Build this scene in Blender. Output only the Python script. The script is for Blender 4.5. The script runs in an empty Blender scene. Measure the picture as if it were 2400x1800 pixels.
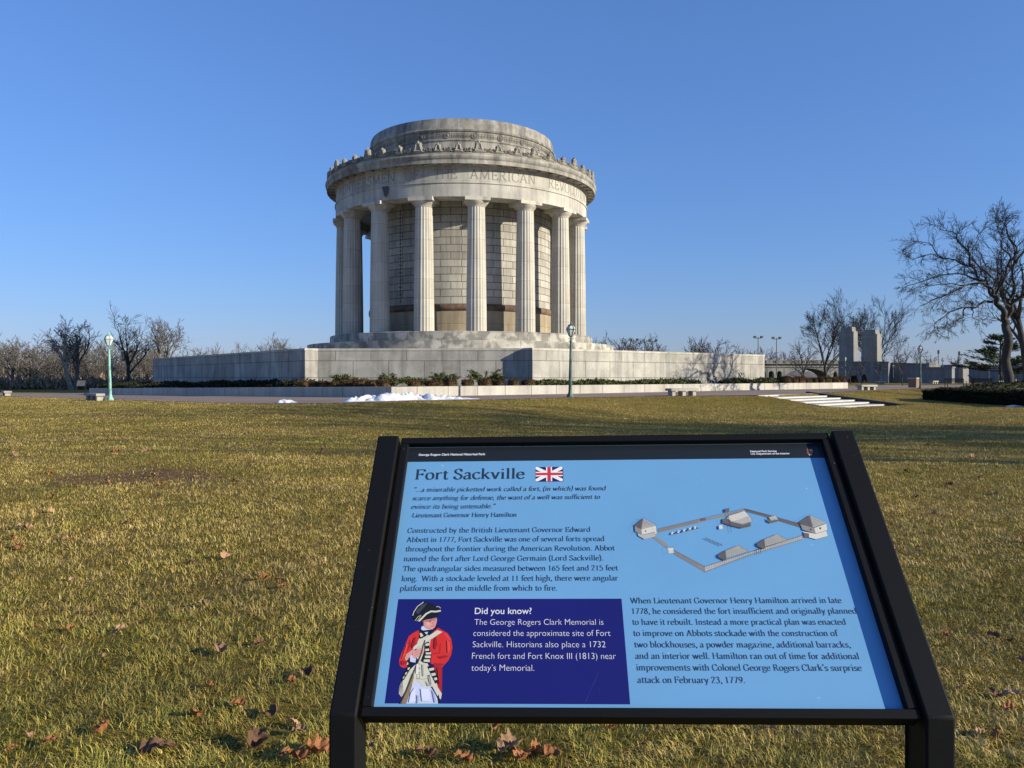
import bpy, math, random
import numpy as np
from mathutils import Vector, Matrix
PI = math.pi
R = math.radians
sc = bpy.context.scene
col = sc.collection

# ------------------------------------------------------------------ camera, sky, sun, exposure
# the camera's eye is the world origin; it looks level along +Y; the lawn under it is at z = -1.6
F = 1856.0; HOR = 884.0                      # focal length and horizon row of the 2400 x 1800 photograph
cam = bpy.data.cameras.new('camera'); co = bpy.data.objects.new('camera', cam); col.objects.link(co)
co.location = (0, 0, 0); co.rotation_euler = (R(90), 0, 0)
cam.sensor_fit = 'HORIZONTAL'; cam.sensor_width = 36.0; cam.lens = F / 2400 * 36.0
cam.shift_y = (HOR - 900.0) / 2400.0
cam.clip_start = 0.05; cam.clip_end = 9000
sc.camera = co
SUN_AZ, SUN_EL = 112.6, 18.0                 # clockwise from +Y, above the horizon
w = bpy.data.worlds.new("World"); sc.world = w; w.use_nodes = True
wn = w.node_tree.nodes
sky = wn.new('ShaderNodeTexSky'); sky.sky_type = 'NISHITA'; sky.sun_disc = False
sky.sun_elevation = R(SUN_EL); sky.sun_rotation = R(SUN_AZ)
sky.altitude = 0; sky.air_density = 1.3; sky.dust_density = 0.15; sky.ozone_density = 10.0
def wvec(op, v, src):                        # grade the sky's colour: the photograph's camera renders it deep blue
    n = wn.new('ShaderNodeVectorMath'); n.operation = op; n.inputs[1].default_value = v
    w.node_tree.links.new(src, n.inputs[0]); return n.outputs[0]
gm = wn.new('ShaderNodeGamma'); gm.inputs['Gamma'].default_value = .70
w.node_tree.links.new(wvec('MULTIPLY', (.1, .1, .1), sky.outputs[0]), gm.inputs['Color'])
w.node_tree.links.new(wvec('MULTIPLY', (7.6, 7.5, 9.7), gm.outputs['Color']), wn['Background'].inputs[0])
wn['Background'].inputs[1].default_value = 0.10
sl = bpy.data.lights.new('sun', 'SUN'); so = bpy.data.objects.new('sun', sl); col.objects.link(so)
sl.energy = 4.7; sl.angle = R(0.5); sl.color = (1.0, 0.915, 0.745)
sdir = Vector((math.sin(R(SUN_AZ)) * math.cos(R(SUN_EL)), math.cos(R(SUN_AZ)) * math.cos(R(SUN_EL)), math.sin(R(SUN_EL))))
so.rotation_euler = sdir.to_track_quat('Z', 'Y').to_euler()
so.location = (60, -20, 40)
sc.view_settings.view_transform = 'Standard'; sc.view_settings.look = 'None'
sc.view_settings.exposure = 0.5; sc.view_settings.gamma = 1.0

def at(px, py, Y):                           # a point of the photograph at a depth
    return Vector(((px - 1200) / F * Y, Y, (HOR - py) / F * Y))
def tag(o, label=None, cat=None, group=None, kind=None):
    if label: o['label'] = label
    if cat: o['category'] = cat
    if group: o['group'] = group
    if kind: o['kind'] = kind
    return o
def empty(name, loc, rz=0.0):
    o = bpy.data.objects.new(name, None); col.objects.link(o)
    o.location = loc; o.rotation_euler = (0, 0, rz); o.empty_display_size = 0.2
    return o
def kids(o): return [c for c in bpy.data.objects if c.parent == o]
def copy_tree(o, parent=None):
    c = o.copy(); col.objects.link(c); c.parent = parent
    for ch in kids(o): copy_tree(ch, c)
    return c

class MB:
    """collects faces for one mesh"""
    def __init__(s): s.v = []; s.f = []; s.m = []; s.uv = []; s.sm = False
    def face(s, pts, m=0, uv=None):
        n = len(s.v); s.v += [tuple(p) for p in pts]
        s.f.append(tuple(range(n, n + len(pts)))); s.m.append(m)
        s.uv.append(uv or [(p[0], p[1]) for p in pts])
    def mesh(s, verts, faces, m=0, uvs=None):
        n = len(s.v); s.v += [tuple(p) for p in verts]
        for k, f in enumerate(faces):
            s.f.append(tuple(i + n for i in f)); s.m.append(m)
            s.uv.append(uvs[k] if uvs else [(0, 0)] * len(f))
    def box(s, c, size, rz=0.0, m=0, taper=1.0, bev=0.0):
        x, y, z = size[0] / 2, size[1] / 2, size[2] / 2
        ca, sa = math.cos(rz), math.sin(rz)
        V = []
        for zz, t in ((-z, 1.0), (z, taper)):
            for xx, yy in ((-x, -y), (x, -y), (x, y), (-x, y)):
                a, b = xx * t, yy * t
                V.append((c[0] + a * ca - b * sa, c[1] + a * sa + b * ca, c[2] + zz))
        for q in ((0, 3, 2, 1), (4, 5, 6, 7), (0, 1, 5, 4), (1, 2, 6, 5), (2, 3, 7, 6), (3, 0, 4, 7)):
            P = [V[i] for i in q]
            if q in ((0, 3, 2, 1), (4, 5, 6, 7)): uv = [(p[0], p[1]) for p in P]
            else:
                L = math.hypot(P[1][0] - P[0][0], P[1][1] - P[0][1])
                uv = [(0, P[0][2]), (L, P[1][2]), (L, P[2][2]), (0, P[3][2])]
            s.face(P, m, uv)
    def beam(s, a, b, wd, hg, m=0, up=(0, 0, 1)):
        a = Vector(a); b = Vector(b); d = (b - a).normalized(); upv = Vector(up)
        if abs(d.dot(upv)) > .98: upv = Vector((0, 1, 0))
        x = d.cross(upv).normalized() * wd / 2; y = x.cross(d).normalized() * hg / 2
        A = [a - x - y, a + x - y, a + x + y, a - x + y]; B = [b - x - y, b + x - y, b + x + y, b - x + y]
        V = A + B
        s.mesh(V, [(0, 1, 2, 3), (7, 6, 5, 4), (0, 4, 5, 1), (1, 5, 6, 2), (2, 6, 7, 3), (3, 7, 4, 0)], m)
    def tube(s, a, b, ra, rb, n=5, m=0):
        a = Vector(a); b = Vector(b); d = b - a
        if d.length < 1e-6: return
        d.normalize(); x = d.orthogonal().normalized(); y = d.cross(x)
        V = []
        for c, r in ((a, ra), (b, rb)):
            for k in range(n):
                t = 2 * PI * k / n; V.append(c + x * (r * math.cos(t)) + y * (r * math.sin(t)))
        s.mesh(V, [(k, (k + 1) % n, n + (k + 1) % n, n + k) for k in range(n)], m)
    def lathe(s, prof, n=64, m=0, c=(0, 0, 0), close=False, a0=0.0, a1=2 * PI, ph=0.0):
        full = abs(a1 - a0 - 2 * PI) < 1e-6
        N = n if full else n + 1
        V = []; acc = [0.0]
        for i in range(1, len(prof)): acc.append(acc[-1] + math.hypot(prof[i][0] - prof[i - 1][0], prof[i][1] - prof[i - 1][1]))
        for r, z in prof:
            for k in range(N):
                t = a0 + (a1 - a0) * k / n + ph; V.append((c[0] + r * math.sin(t), c[1] - r * math.cos(t), c[2] + z))
        fs = []; uvs = []
        P = list(range(len(prof)))
        pairs = [(i, i + 1) for i in range(len(prof) - 1)] + ([(len(prof) - 1, 0)] if close else [])
        for i, j in pairs:
            for k in range(n):
                k2 = (k + 1) % N
                fs.append((i * N + k, i * N + k2, j * N + k2, j * N + k))
                u0 = (a0 + (a1 - a0) * k / n) * max(prof[i][0], prof[j][0]); u1 = (a0 + (a1 - a0) * (k + 1) / n) * max(prof[i][0], prof[j][0])
                vi, vj = prof[i][1], prof[j][1]
                if abs(vi - vj) < 1e-4: vi, vj = vi, vj + abs(prof[i][0] - prof[j][0])
                uvs.append([(u0, vi), (u1, vi), (u1, vj), (u0, vj)])
        s.mesh(V, fs, m, uvs)
    def prism(s, poly, z0, z1, m=0, top=True):
        n = len(poly); acc = 0.0
        for i in range(n):
            a = poly[i]; b = poly[(i + 1) % n]; L = math.hypot(b[0] - a[0], b[1] - a[1])
            s.face([(a[0], a[1], z0), (b[0], b[1], z0), (b[0], b[1], z1), (a[0], a[1], z1)], m, [(acc, z0), (acc + L, z0), (acc + L, z1), (acc, z1)])
            acc += L
        if top: s.face([(p[0], p[1], z1) for p in poly], m)
    def build(s, name, mats, parent=None, smooth=False, loc=None):
        me = bpy.data.meshes.new(name); me.from_pydata([tuple(v) for v in s.v], [], s.f)
        if not isinstance(mats, (list, tuple)): mats = [mats]
        for mt in mats: me.materials.append(mt)
        if len(mats) > 1: me.polygons.foreach_set('material_index', s.m)
        ul = me.uv_layers.new(name='UVMap')
        ul.data.foreach_set('uv', [c for f in s.uv for p in f for c in p])
        if smooth: me.polygons.foreach_set('use_smooth', [True] * len(s.f))
        me.update()
        o = bpy.data.objects.new(name, me); col.objects.link(o)
        if parent is not None: o.parent = parent
        if loc is not None: o.location = loc
        return o

def weld(o, d=1e-4):
    import bmesh
    bm = bmesh.new(); bm.from_mesh(o.data); bmesh.ops.remove_doubles(bm, verts=bm.verts, dist=d); bm.to_mesh(o.data); bm.free()
    return o
def shade_auto(o, ang=35):
    """smooth faces, sharp where the crease is strong"""
    import bmesh
    bm = bmesh.new(); bm.from_mesh(o.data); bmesh.ops.remove_doubles(bm, verts=bm.verts, dist=1e-4)
    bmesh.ops.recalc_face_normals(bm, faces=bm.faces)
    for f in bm.faces: f.smooth = True
    for e in bm.edges:
        if len(e.link_faces) == 2 and e.calc_face_angle(0) > R(ang): e.smooth = False
    bm.to_mesh(o.data); bm.free(); return o
def bevel(o, wd, seg=2):
    m = o.modifiers.new('bevel', 'BEVEL'); m.width = wd; m.segments = seg; m.limit_method = 'ANGLE'; m.angle_limit = R(40)
    return o

# ------------------------------------------------------------------ materials
def nodes(name):
    m = bpy.data.materials.new(name); m.use_nodes = True
    nt = m.node_tree; return m, nt.nodes, nt.links, nt.nodes['Principled BSDF']
def lin(r, g, b):                            # sRGB 0-255 to linear
    f = lambda c: (c / 255 / 12.92) if c <= 10 else ((c / 255 + .055) / 1.055) ** 2.4
    return (f(r), f(g), f(b), 1)
def noise(N, L, vec, scale, detail=4, rough=.55, dist=0):
    n = N.new('ShaderNodeTexNoise'); n.inputs['Scale'].default_value = scale; n.inputs['Detail'].default_value = detail
    n.inputs['Roughness'].default_value = rough; n.inputs['Distortion'].default_value = dist
    if vec is not None: L.new(vec, n.inputs['Vector'])
    return n.outputs['Fac']
def mapping(N, L, vec, scale, loc=(0, 0, 0)):
    n = N.new('ShaderNodeMapping'); n.inputs['Scale'].default_value = scale; n.inputs['Location'].default_value = loc
    L.new(vec, n.inputs['Vector']); return n.outputs['Vector']
def ramp(N, L, fac, stops):
    n = N.new('ShaderNodeValToRGB'); e = n.color_ramp.elements
    while len(e) < len(stops): e.new(.5)
    for k, (p, c) in enumerate(stops):
        e[k].position = p; e[k].color = c if len(c) == 4 else (*c, 1)
    L.new(fac, n.inputs['Fac']); return n.outputs['Color']
def mixc(N, L, fac, a, b, mode='MIX'):
    n = N.new('ShaderNodeMix'); n.data_type = 'RGBA'; n.blend_type = mode
    for s_, v in ((0, fac), (6, a), (7, b)):
        if isinstance(v, (int, float)): n.inputs[s_].default_value = v
        elif isinstance(v, tuple): n.inputs[s_].default_value = v
        else: L.new(v, n.inputs[s_])
    return n.outputs[2]
def bump(N, L, h, strength, dist, bs, prev=None):
    b = N.new('ShaderNodeBump'); b.inputs['Strength'].default_value = strength; b.inputs['Distance'].default_value = dist
    L.new(h, b.inputs['Height'])
    if prev is not None: L.new(prev, b.inputs['Normal'])
    L.new(b.outputs[0], bs.inputs['Normal']); return b.outputs[0]
G = lambda v: (v, v, v, 1)

def stone(name, c, joint=None, dirt=.5, streak=.4, off=.5, rough=.85, var=.82, mort=.4, blot=0.0):
    m, N, L, bs = nodes(name)
    tc = N.new('ShaderNodeTexCoord'); ob = tc.outputs['Object']
    big = noise(N, L, ob, .35, 5); fine = noise(N, L, ob, 9, 6, .65)
    st = noise(N, L, mapping(N, L, ob, (1.6, 1.6, .12)), 1.0, 5, .6)
    base = (*c, 1)
    cc = mixc(N, L, 1.0, base, ramp(N, L, big, [(.30, G(1 - dirt * .55)), (.62, G(1.0))]), 'MULTIPLY')
    cc = mixc(N, L, 1.0, cc, ramp(N, L, st, [(.36, (1 - streak, 1 - streak, 1 - streak * .95)), (.56, G(1.0))]), 'MULTIPLY')
    cc = mixc(N, L, 1.0, cc, ramp(N, L, fine, [(.25, G(.84)), (.7, G(1.04))]), 'MULTIPLY')
    if blot:
        bl = noise(N, L, ob, 1.1, 3, .5, .4)
        cc = mixc(N, L, 1.0, cc, ramp(N, L, bl, [(.44, G(1 - blot * .6)), (.54, G(1.0))]), 'MULTIPLY')
    h = fine
    if joint:
        bw, rh, mo = joint
        br = N.new('ShaderNodeTexBrick'); br.offset = off; br.inputs['Scale'].default_value = 1.0
        br.inputs['Brick Width'].default_value = bw; br.inputs['Row Height'].default_value = rh
        br.inputs['Mortar Size'].default_value = mo; br.inputs['Mortar Smooth'].default_value = .1
        br.inputs['Color1'].default_value = G(1); br.inputs['Color2'].default_value = (var, var * .97, var * .94, 1)
        br.inputs['Mortar'].default_value = G(mort); br.inputs['Bias'].default_value = -.35
        L.new(tc.outputs['UV'], br.inputs['Vector'])
        cc = mixc(N, L, 1.0, cc, br.outputs['Color'], 'MULTIPLY')
        nrm = bump(N, L, br.outputs['Fac'], -.4, mo, bs)
        bump(N, L, h, .25, .02, bs, nrm)
    else: bump(N, L, h, .25, .02, bs)
    L.new(cc, bs.inputs['Base Color']); bs.inputs['Roughness'].default_value = rough
    return m
def flat(name, c, rough=.6, nz=.12, sc_=20, metal=0.0, spec=.5):
    m, N, L, bs = nodes(name)
    tc = N.new('ShaderNodeTexCoord')
    f = noise(N, L, tc.outputs['Object'], sc_, 4)
    L.new(mixc(N, L, 1.0, (*c[:3], 1), ramp(N, L, f, [(.3, G(1 - nz)), (.7, G(1 + nz))]), 'MULTIPLY'), bs.inputs['Base Color'])
    bs.inputs['Roughness'].default_value = rough; bs.inputs['Metallic'].default_value = metal
    bs.inputs['Specular IOR Level'].default_value = spec
    return m

LIME = (.56, .52, .43)
M = {}
M['stone'] = stone('limestone', LIME, None, .5, .35)
M['step'] = stone('step_limestone', (.58, .54, .45), (3.4, 2.0, .015), .85, .15, blot=.75)
M['cella'] = stone('cella_blocks', (.54, .51, .435), (2.0, .69, .036), .6, .3, .5, var=.62, mort=.26)
M['dado'] = stone('dado_stone', (.40, .33, .22), (3.0, 3.0, .015), .4, .3)
M['band'] = stone('brown_marble', (.24, .15, .10), None, .9, .2, blot=.7)
M['column'] = stone('column_stone', (.58, .54, .445), (60, 1.75, .018), .4, .22, 0.0, mort=.62)
M['wing'] = stone('wing_granite', (.50, .475, .405), (2.45, 1.16, .026), .6, .34, .5, var=.80, mort=.42, blot=.22)
M['low'] = stone('low_wall_granite', (.54, .51, .44), (2.1, 1.5, .03), .4, .2, .0, var=.9, mort=.45)
M['drum'] = stone('drum_stone', (.47, .44, .365), (2.6, 2.2, .014), .9, .5, mort=.7, blot=.4)
M['entab'] = stone('entablature_stone', (.59, .56, .475), (3.2, 1.4, .014), .6, .3, mort=.7)
M['crest'] = stone('cresting_stone', (.38, .355, .285), None, .9, .4)
M['bench'] = stone('bench_stone', (.46, .435, .37), None, .5, .2)
M['granite2'] = stone('grey_granite', (.235, .235, .235), (1.8, .6, .02), .4, .3, var=.85, mort=.8)
M['pylon'] = stone('pylon_granite', (.29, .28, .25), (1.9, .62, .02), .3, .2, var=.86, mort=.75)
M['concrete'] = stone('bridge_concrete', (.36, .35, .32), None, .6, .4)
M['cornice'] = stone('cornice_stone', (.50, .47, .395), (3.2, 3.0, .014), .85, .45, mort=.7, blot=.35)
M['letter'] = flat('incised_letters', (.25, .235, .20), .9)
M['dark_grey'] = flat('matte_dark_grey', (.085, .083, .08), .95)
M['black'] = flat('black_metal', (.012, .012, .014), .45)
M['aggregate'] = stone('brown_aggregate', (.26, .17, .11), None, .4, .1)
def verdigris(name, a, b, lo, hi):
    m, N, L, bs = nodes(name)
    tc = N.new('ShaderNodeTexCoord'); f = noise(N, L, mapping(N, L, tc.outputs['Object'], (6, 6, 1.4)), 1.5, 5)
    L.new(ramp(N, L, f, [(lo, a), (hi, b)]), bs.inputs['Base Color']); bs.inputs['Roughness'].default_value = .7
    return m
M['patina'] = verdigris('pale_verdigris', (.05, .13, .11, 1), (.27, .50, .40, 1), .34, .52)
M['patina2'] = verdigris('dark_green_patina', (.025, .05, .043, 1), (.13, .25, .22, 1), .42, .72)
def glass_panel():
    m, N, L, bs = nodes('frosted_glass')
    bs.inputs['Base Color'].default_value = (.62, .64, .60, 1); bs.inputs['Roughness'].default_value = .25
    return m
M['lampglass'] = glass_panel()

# ------------------------------------------------------------------ the ground
def smooth(t): t = min(1.0, max(0.0, t)); return t * t * (3 - 2 * t)
def plaza_z(x, y):
    return -1.1 - min(.60, max(0.0, (-x - 5.0)) * .0165) + .04 * smooth((x - 2) / 18)
EDGE = [(-90, 92), (-60, 80), (-46.5, 72), (-36, 62), (-24.5, 49.5), (-19.4, 44), (-15.5, 39.8), (-12.4, 36.6), (-9.4, 34.6), (-5.5, 35.4),
        (-1, 38.5), (3.2, 43.0), (9.1, 45.3), (14.4, 46.4), (19.65, 51.3), (22, 55), (26, 60), (32.2, 68), (40.7, 75.6), (60, 86), (90, 98)]
EA = np.array(EDGE, float)
BACK = [(90, 116), (70, 108), (47, 99.6), (38, 92), (30, 84), (0, 62), (-7, 56), (-20, 66), (-42, 86), (-52, 83), (-75, 82), (-90, 98)]
ST_P = Vector((14.4, 46.4)); ST_R = Vector((.7315, .6818)); ST_D = Vector((.6225, -.7826))
RV = Vector((.7826, .6225)); LV = Vector((-.6225, .7826))      # the two wall directions of the terrace
def edge_dist(X, Y):
    """distance to the lawn edge, positive on the lawn (camera) side"""
    best = np.full(X.shape, 1e9); sign = np.ones(X.shape)
    for (x0, y0), (x1, y1) in zip(EDGE[:-1], EDGE[1:]):
        dx, dy = x1 - x0, y1 - y0; L2 = dx * dx + dy * dy
        t = np.clip(((X - x0) * dx + (Y - y0) * dy) / L2, 0, 1)
        d = np.hypot(X - x0 - t * dx, Y - y0 - t * dy)
        cr = dx * (Y - y0) - dy * (X - x0)
        up = d < best; best = np.where(up, d, best); sign = np.where(up, np.where(cr < 0, 1, -1), sign)
    return best * sign
def ground_z(X, Y):
    X = np.asarray(X, float); Y = np.asarray(Y, float)
    D = edge_dist(X, Y)
    zp = -1.1 - np.clip((-X - 5) * .0165, 0, .6) + .04 * np.clip((X - 2) / 18, 0, 1)
    wd = np.where(X < 0, 13.0, np.clip(13 - X * .75, 4.6, 13))
    t = np.clip(1 - D / wd, 0, 1); t = t * t * (3 - 2 * t) * .55 + t * .45
    z = -1.6 + (zp + 1.6) * t
    z = np.where(D < 0, zp - .03, z)
    z = z + np.where(D > 1, .035 * np.sin(X * .31 + 1) * np.sin(Y * .27) + .02 * np.sin(X * .9 + Y * .5), 0) * np.clip((Y - 5) / 10, 0, 1) * np.clip((D - 1) / 4, 0, 1)
    z = z + .55 * np.exp(-((X - 37) ** 2 + (Y - 58) ** 2) / 30)          # rise under the big tree
    # a trench for the steps
    u = (X - ST_P.x) * ST_R.x + (Y - ST_P.y) * ST_R.y; v = (X - ST_P.x) * ST_D.x + (Y - ST_P.y) * ST_D.y
    z = np.where((u > .1) & (u < 7.0) & (v > -.05) & (v < 5.4), np.minimum(z, -1.15 - .145 * v) - .22, z)
    return z
def grid(xs, ys, zf):
    X, Y = np.meshgrid(xs, ys); Z = zf(X, Y); nx, ny = len(xs), len(ys)
    co_ = np.stack([X, Y, Z], -1).reshape(-1, 3)
    i = np.arange(nx * ny).reshape(ny, nx)
    f = np.stack([i[:-1, :-1], i[:-1, 1:], i[1:, 1:], i[1:, :-1]], -1).reshape(-1, 4)
    return co_, f
def np_mesh(name, co_, f, mat, smooth_=True):
    me = bpy.data.meshes.new(name); n = len(f); k = f.shape[1]
    me.vertices.add(len(co_)); me.vertices.foreach_set('co', np.ascontiguousarray(co_, np.float32).ravel())
    me.loops.add(n * k); me.loops.foreach_set('vertex_index', f.astype(np.int32).ravel())
    me.polygons.add(n); me.polygons.foreach_set('loop_start', np.arange(0, n * k, k, dtype=np.int32))
    me.update(calc_edges=True)
    if smooth_: me.polygons.foreach_set('use_smooth', [True] * n)
    me.materials.append(mat)
    o = bpy.data.objects.new(name, me); col.objects.link(o); return o

def lawn_material():
    m, N, L, bs = nodes('winter_lawn')
    tc = N.new('ShaderNodeTexCoord'); P = tc.outputs['Object']
    a = noise(N, L, P, .22, 4, .6); b = noise(N, L, P, 1.3, 5, .6); c = noise(N, L, P, 16, 5, .7); d = noise(N, L, P, 70, 3, .7)
    cc = ramp(N, L, a, [(.32, (.17, .12, .024)), (.5, (.24, .165, .033)), (.68, (.31, .21, .045))])
    cc = mixc(N, L, ramp(N, L, b, [(.42, G(0)), (.66, G(.7))]), cc, (.155, .135, .026, 1))
    cc = mixc(N, L, 1.0, cc, ramp(N, L, c, [(.3, G(.55)), (.7, G(1.35))]), 'MULTIPLY')
    cc = mixc(N, L, 1.0, cc, ramp(N, L, d, [(.3, G(.6)), (.7, G(1.4))]), 'MULTIPLY')
    # two worn bare patches
    pa = N.new('ShaderNodeVectorMath'); pa.operation = 'DISTANCE'
    nz = N.new('ShaderNodeTexNoise'); nz.inputs['Scale'].default_value = 1.1; nz.inputs['Detail'].default_value = 4; L.new(P, nz.inputs['Vector'])
    vm = N.new('ShaderNodeVectorMath'); vm.operation = 'MULTIPLY_ADD'; L.new(nz.outputs['Color'], vm.inputs[0]); vm.inputs[1].default_value = (3.2, 3.2, 0); L.new(P, vm.inputs[2])
    L.new(mapping(N, L, vm.outputs[0], (.55, 1, 0)), pa.inputs[0]); pa.inputs[1].default_value = (-5.8 * .55 + .88, 12.6 + 1.6, 0)
    cc = mixc(N, L, ramp(N, L, pa.outputs['Value'], [(.5, G(.85)), (1.3, G(0))]), cc, (.15, .078, .040, 1))
    L.new(cc, bs.inputs['Base Color']); bs.inputs['Roughness'].default_value = .95; bs.inputs['Specular IOR Level'].default_value = .1
    n1 = bump(N, L, c, .9, .06, bs); bump(N, L, b, .6, .12, bs, n1)
    return m
M['lawn'] = lawn_material()
xs = np.concatenate([[-3500, -1500, -700, -350, -200, -140, -110], np.linspace(-90, -20, 90), np.linspace(-19.4, 26, 170), np.linspace(26.6, 90, 80), [110, 140, 200, 350, 700, 1500, 3500]])
ys = np.concatenate([[-40, -15, -5], np.linspace(-1, 30, 70), np.linspace(30.3, 60, 110), np.linspace(60.8, 120, 60), [130, 150, 180, 240, 400, 800, 1600, 4500]])
co_, f_ = grid(xs, ys, ground_z)
tag(np_mesh('lawn', co_, f_, M['lawn']), 'broad winter lawn of straw and olive grass', 'lawn', kind='structure')

def asphalt():
    m, N, L, bs = nodes('plaza_aggregate')
    tc = N.new('ShaderNodeTexCoord'); P = tc.outputs['Object']
    a = noise(N, L, P, .25, 4); b = noise(N, L, P, 30, 4, .7)
    cc = ramp(N, L, a, [(.35, (.21, .145, .105)), (.65, (.30, .21, .155))])
    cc = mixc(N, L, 1.0, cc, ramp(N, L, b, [(.3, G(.75)), (.7, G(1.25))]), 'MULTIPLY')
    L.new(cc, bs.inputs['Base Color']); bs.inputs['Roughness'].default_value = .9
    bump(N, L, b, .4, .01, bs); return m
M['plaza'] = asphalt()
mb = MB()
poly = [(x, y, plaza_z(x, y) + .012) for x, y in EDGE + BACK]
# strip between the lawn edge and the back line, cut into narrow quads
def resample(P, n):
    P = np.array(P, float); s = np.r_[0, np.cumsum(np.hypot(*np.diff(P, axis=0).T))]
    t = np.linspace(0, s[-1], n); return np.stack([np.interp(t, s, P[:, 0]), np.interp(t, s, P[:, 1])], 1)
Ea = resample(EDGE, 160); Ba = resample(BACK[::-1], 160)
rows = [Ea + (Ba - Ea) * k / 6 for k in range(7)]
pv = np.concatenate(rows); pz = np.array([plaza_z(x, y) + .012 for x, y in pv])
pi_ = np.arange(7 * 160).reshape(7, 160)
pf = np.stack([pi_[:-1, :-1], pi_[:-1, 1:], pi_[1:, 1:], pi_[1:, :-1]], -1).reshape(-1, 4)
tag(np_mesh('plaza_pavement', np.c_[pv, pz], pf, M['plaza']), 'brownish exposed aggregate pavement around the terrace', 'pavement', kind='structure')

# ------------------------------------------------------------------ steps from the plaza down to the lawn
M['stair'] = stone('stair_stone', (.60, .57, .50), None, .25, .1)
M['stair_shade'] = stone('painted_stair_shade', (.05, .045, .04), None, .4, .1)  # dark tone holding the painted shade of step gaps and curbs
root = empty('stairs', (ST_P.x, ST_P.y, -1.1)); tag(root, 'wide shallow stone steps leading from plaza down to lawn', 'stairs')
def stp(u, v, z): return (ST_R.x * u + ST_D.x * v, ST_R.y * u + ST_D.y * v, z + 1.1)
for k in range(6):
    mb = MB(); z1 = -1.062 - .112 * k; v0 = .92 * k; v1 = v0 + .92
    # slab, riser and a gap at its foot with its shadow painted dark
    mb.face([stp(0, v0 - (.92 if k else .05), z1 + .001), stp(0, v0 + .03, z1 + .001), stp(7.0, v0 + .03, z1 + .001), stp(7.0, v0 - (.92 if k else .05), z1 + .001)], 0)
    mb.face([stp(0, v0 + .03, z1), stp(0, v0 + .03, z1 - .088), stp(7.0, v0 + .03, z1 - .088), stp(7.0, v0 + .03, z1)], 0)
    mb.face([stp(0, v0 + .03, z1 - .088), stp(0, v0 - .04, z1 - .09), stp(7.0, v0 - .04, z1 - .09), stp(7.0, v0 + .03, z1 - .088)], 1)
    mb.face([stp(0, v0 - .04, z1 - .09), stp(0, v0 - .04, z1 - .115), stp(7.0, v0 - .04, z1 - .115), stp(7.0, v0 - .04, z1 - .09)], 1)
    mb.build('step', [M['stair'], M['stair_shade']], root)
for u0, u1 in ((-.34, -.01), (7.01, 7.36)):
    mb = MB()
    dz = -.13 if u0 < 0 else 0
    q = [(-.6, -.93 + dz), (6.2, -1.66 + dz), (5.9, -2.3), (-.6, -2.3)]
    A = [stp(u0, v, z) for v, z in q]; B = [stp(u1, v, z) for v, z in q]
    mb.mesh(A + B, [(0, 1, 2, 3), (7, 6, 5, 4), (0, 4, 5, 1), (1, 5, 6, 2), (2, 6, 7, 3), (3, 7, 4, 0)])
    bevel(mb.build('side_curb', M['stair_shade'], root), .02)  # curbs coloured dark all over to hold the shade of their inner face

# ------------------------------------------------------------------ stroke serif lettering
def crom(P, closed=False, n=6):
    P = [np.array(p, float) for p in P]; out = []
    m = len(P)
    for i in range(m if closed else m - 1):
        if closed: p0, p1, p2, p3 = P[(i - 1) % m], P[i], P[(i + 1) % m], P[(i + 2) % m]
        else: p0, p1, p2, p3 = P[max(i - 1, 0)], P[i], P[i + 1], P[min(i + 2, m - 1)]
        for k in range(n):
            t = k / n
            out.append(.5 * ((2 * p1) + (-p0 + p2) * t + (2 * p0 - 5 * p1 + 4 * p2 - p3) * t * t + (-p0 + 3 * p1 - 3 * p2 + p3) * t ** 3))
    out.append(P[0] if closed else P[-1]); return out
def gl(adv, spec):
    """l/c/o = line, curve, closed curve; s = serif x y w; d = dot x y r"""
    out = []
    for part in spec.split('|'):
        t = part.split(); k = t[0]; v = [float(a) for a in t[1:]]
        out.append((k, [(v[i], v[i + 1]) for i in range(0, len(v) - 1, 2)] if k in 'lco' else v))
    return adv, out
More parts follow.
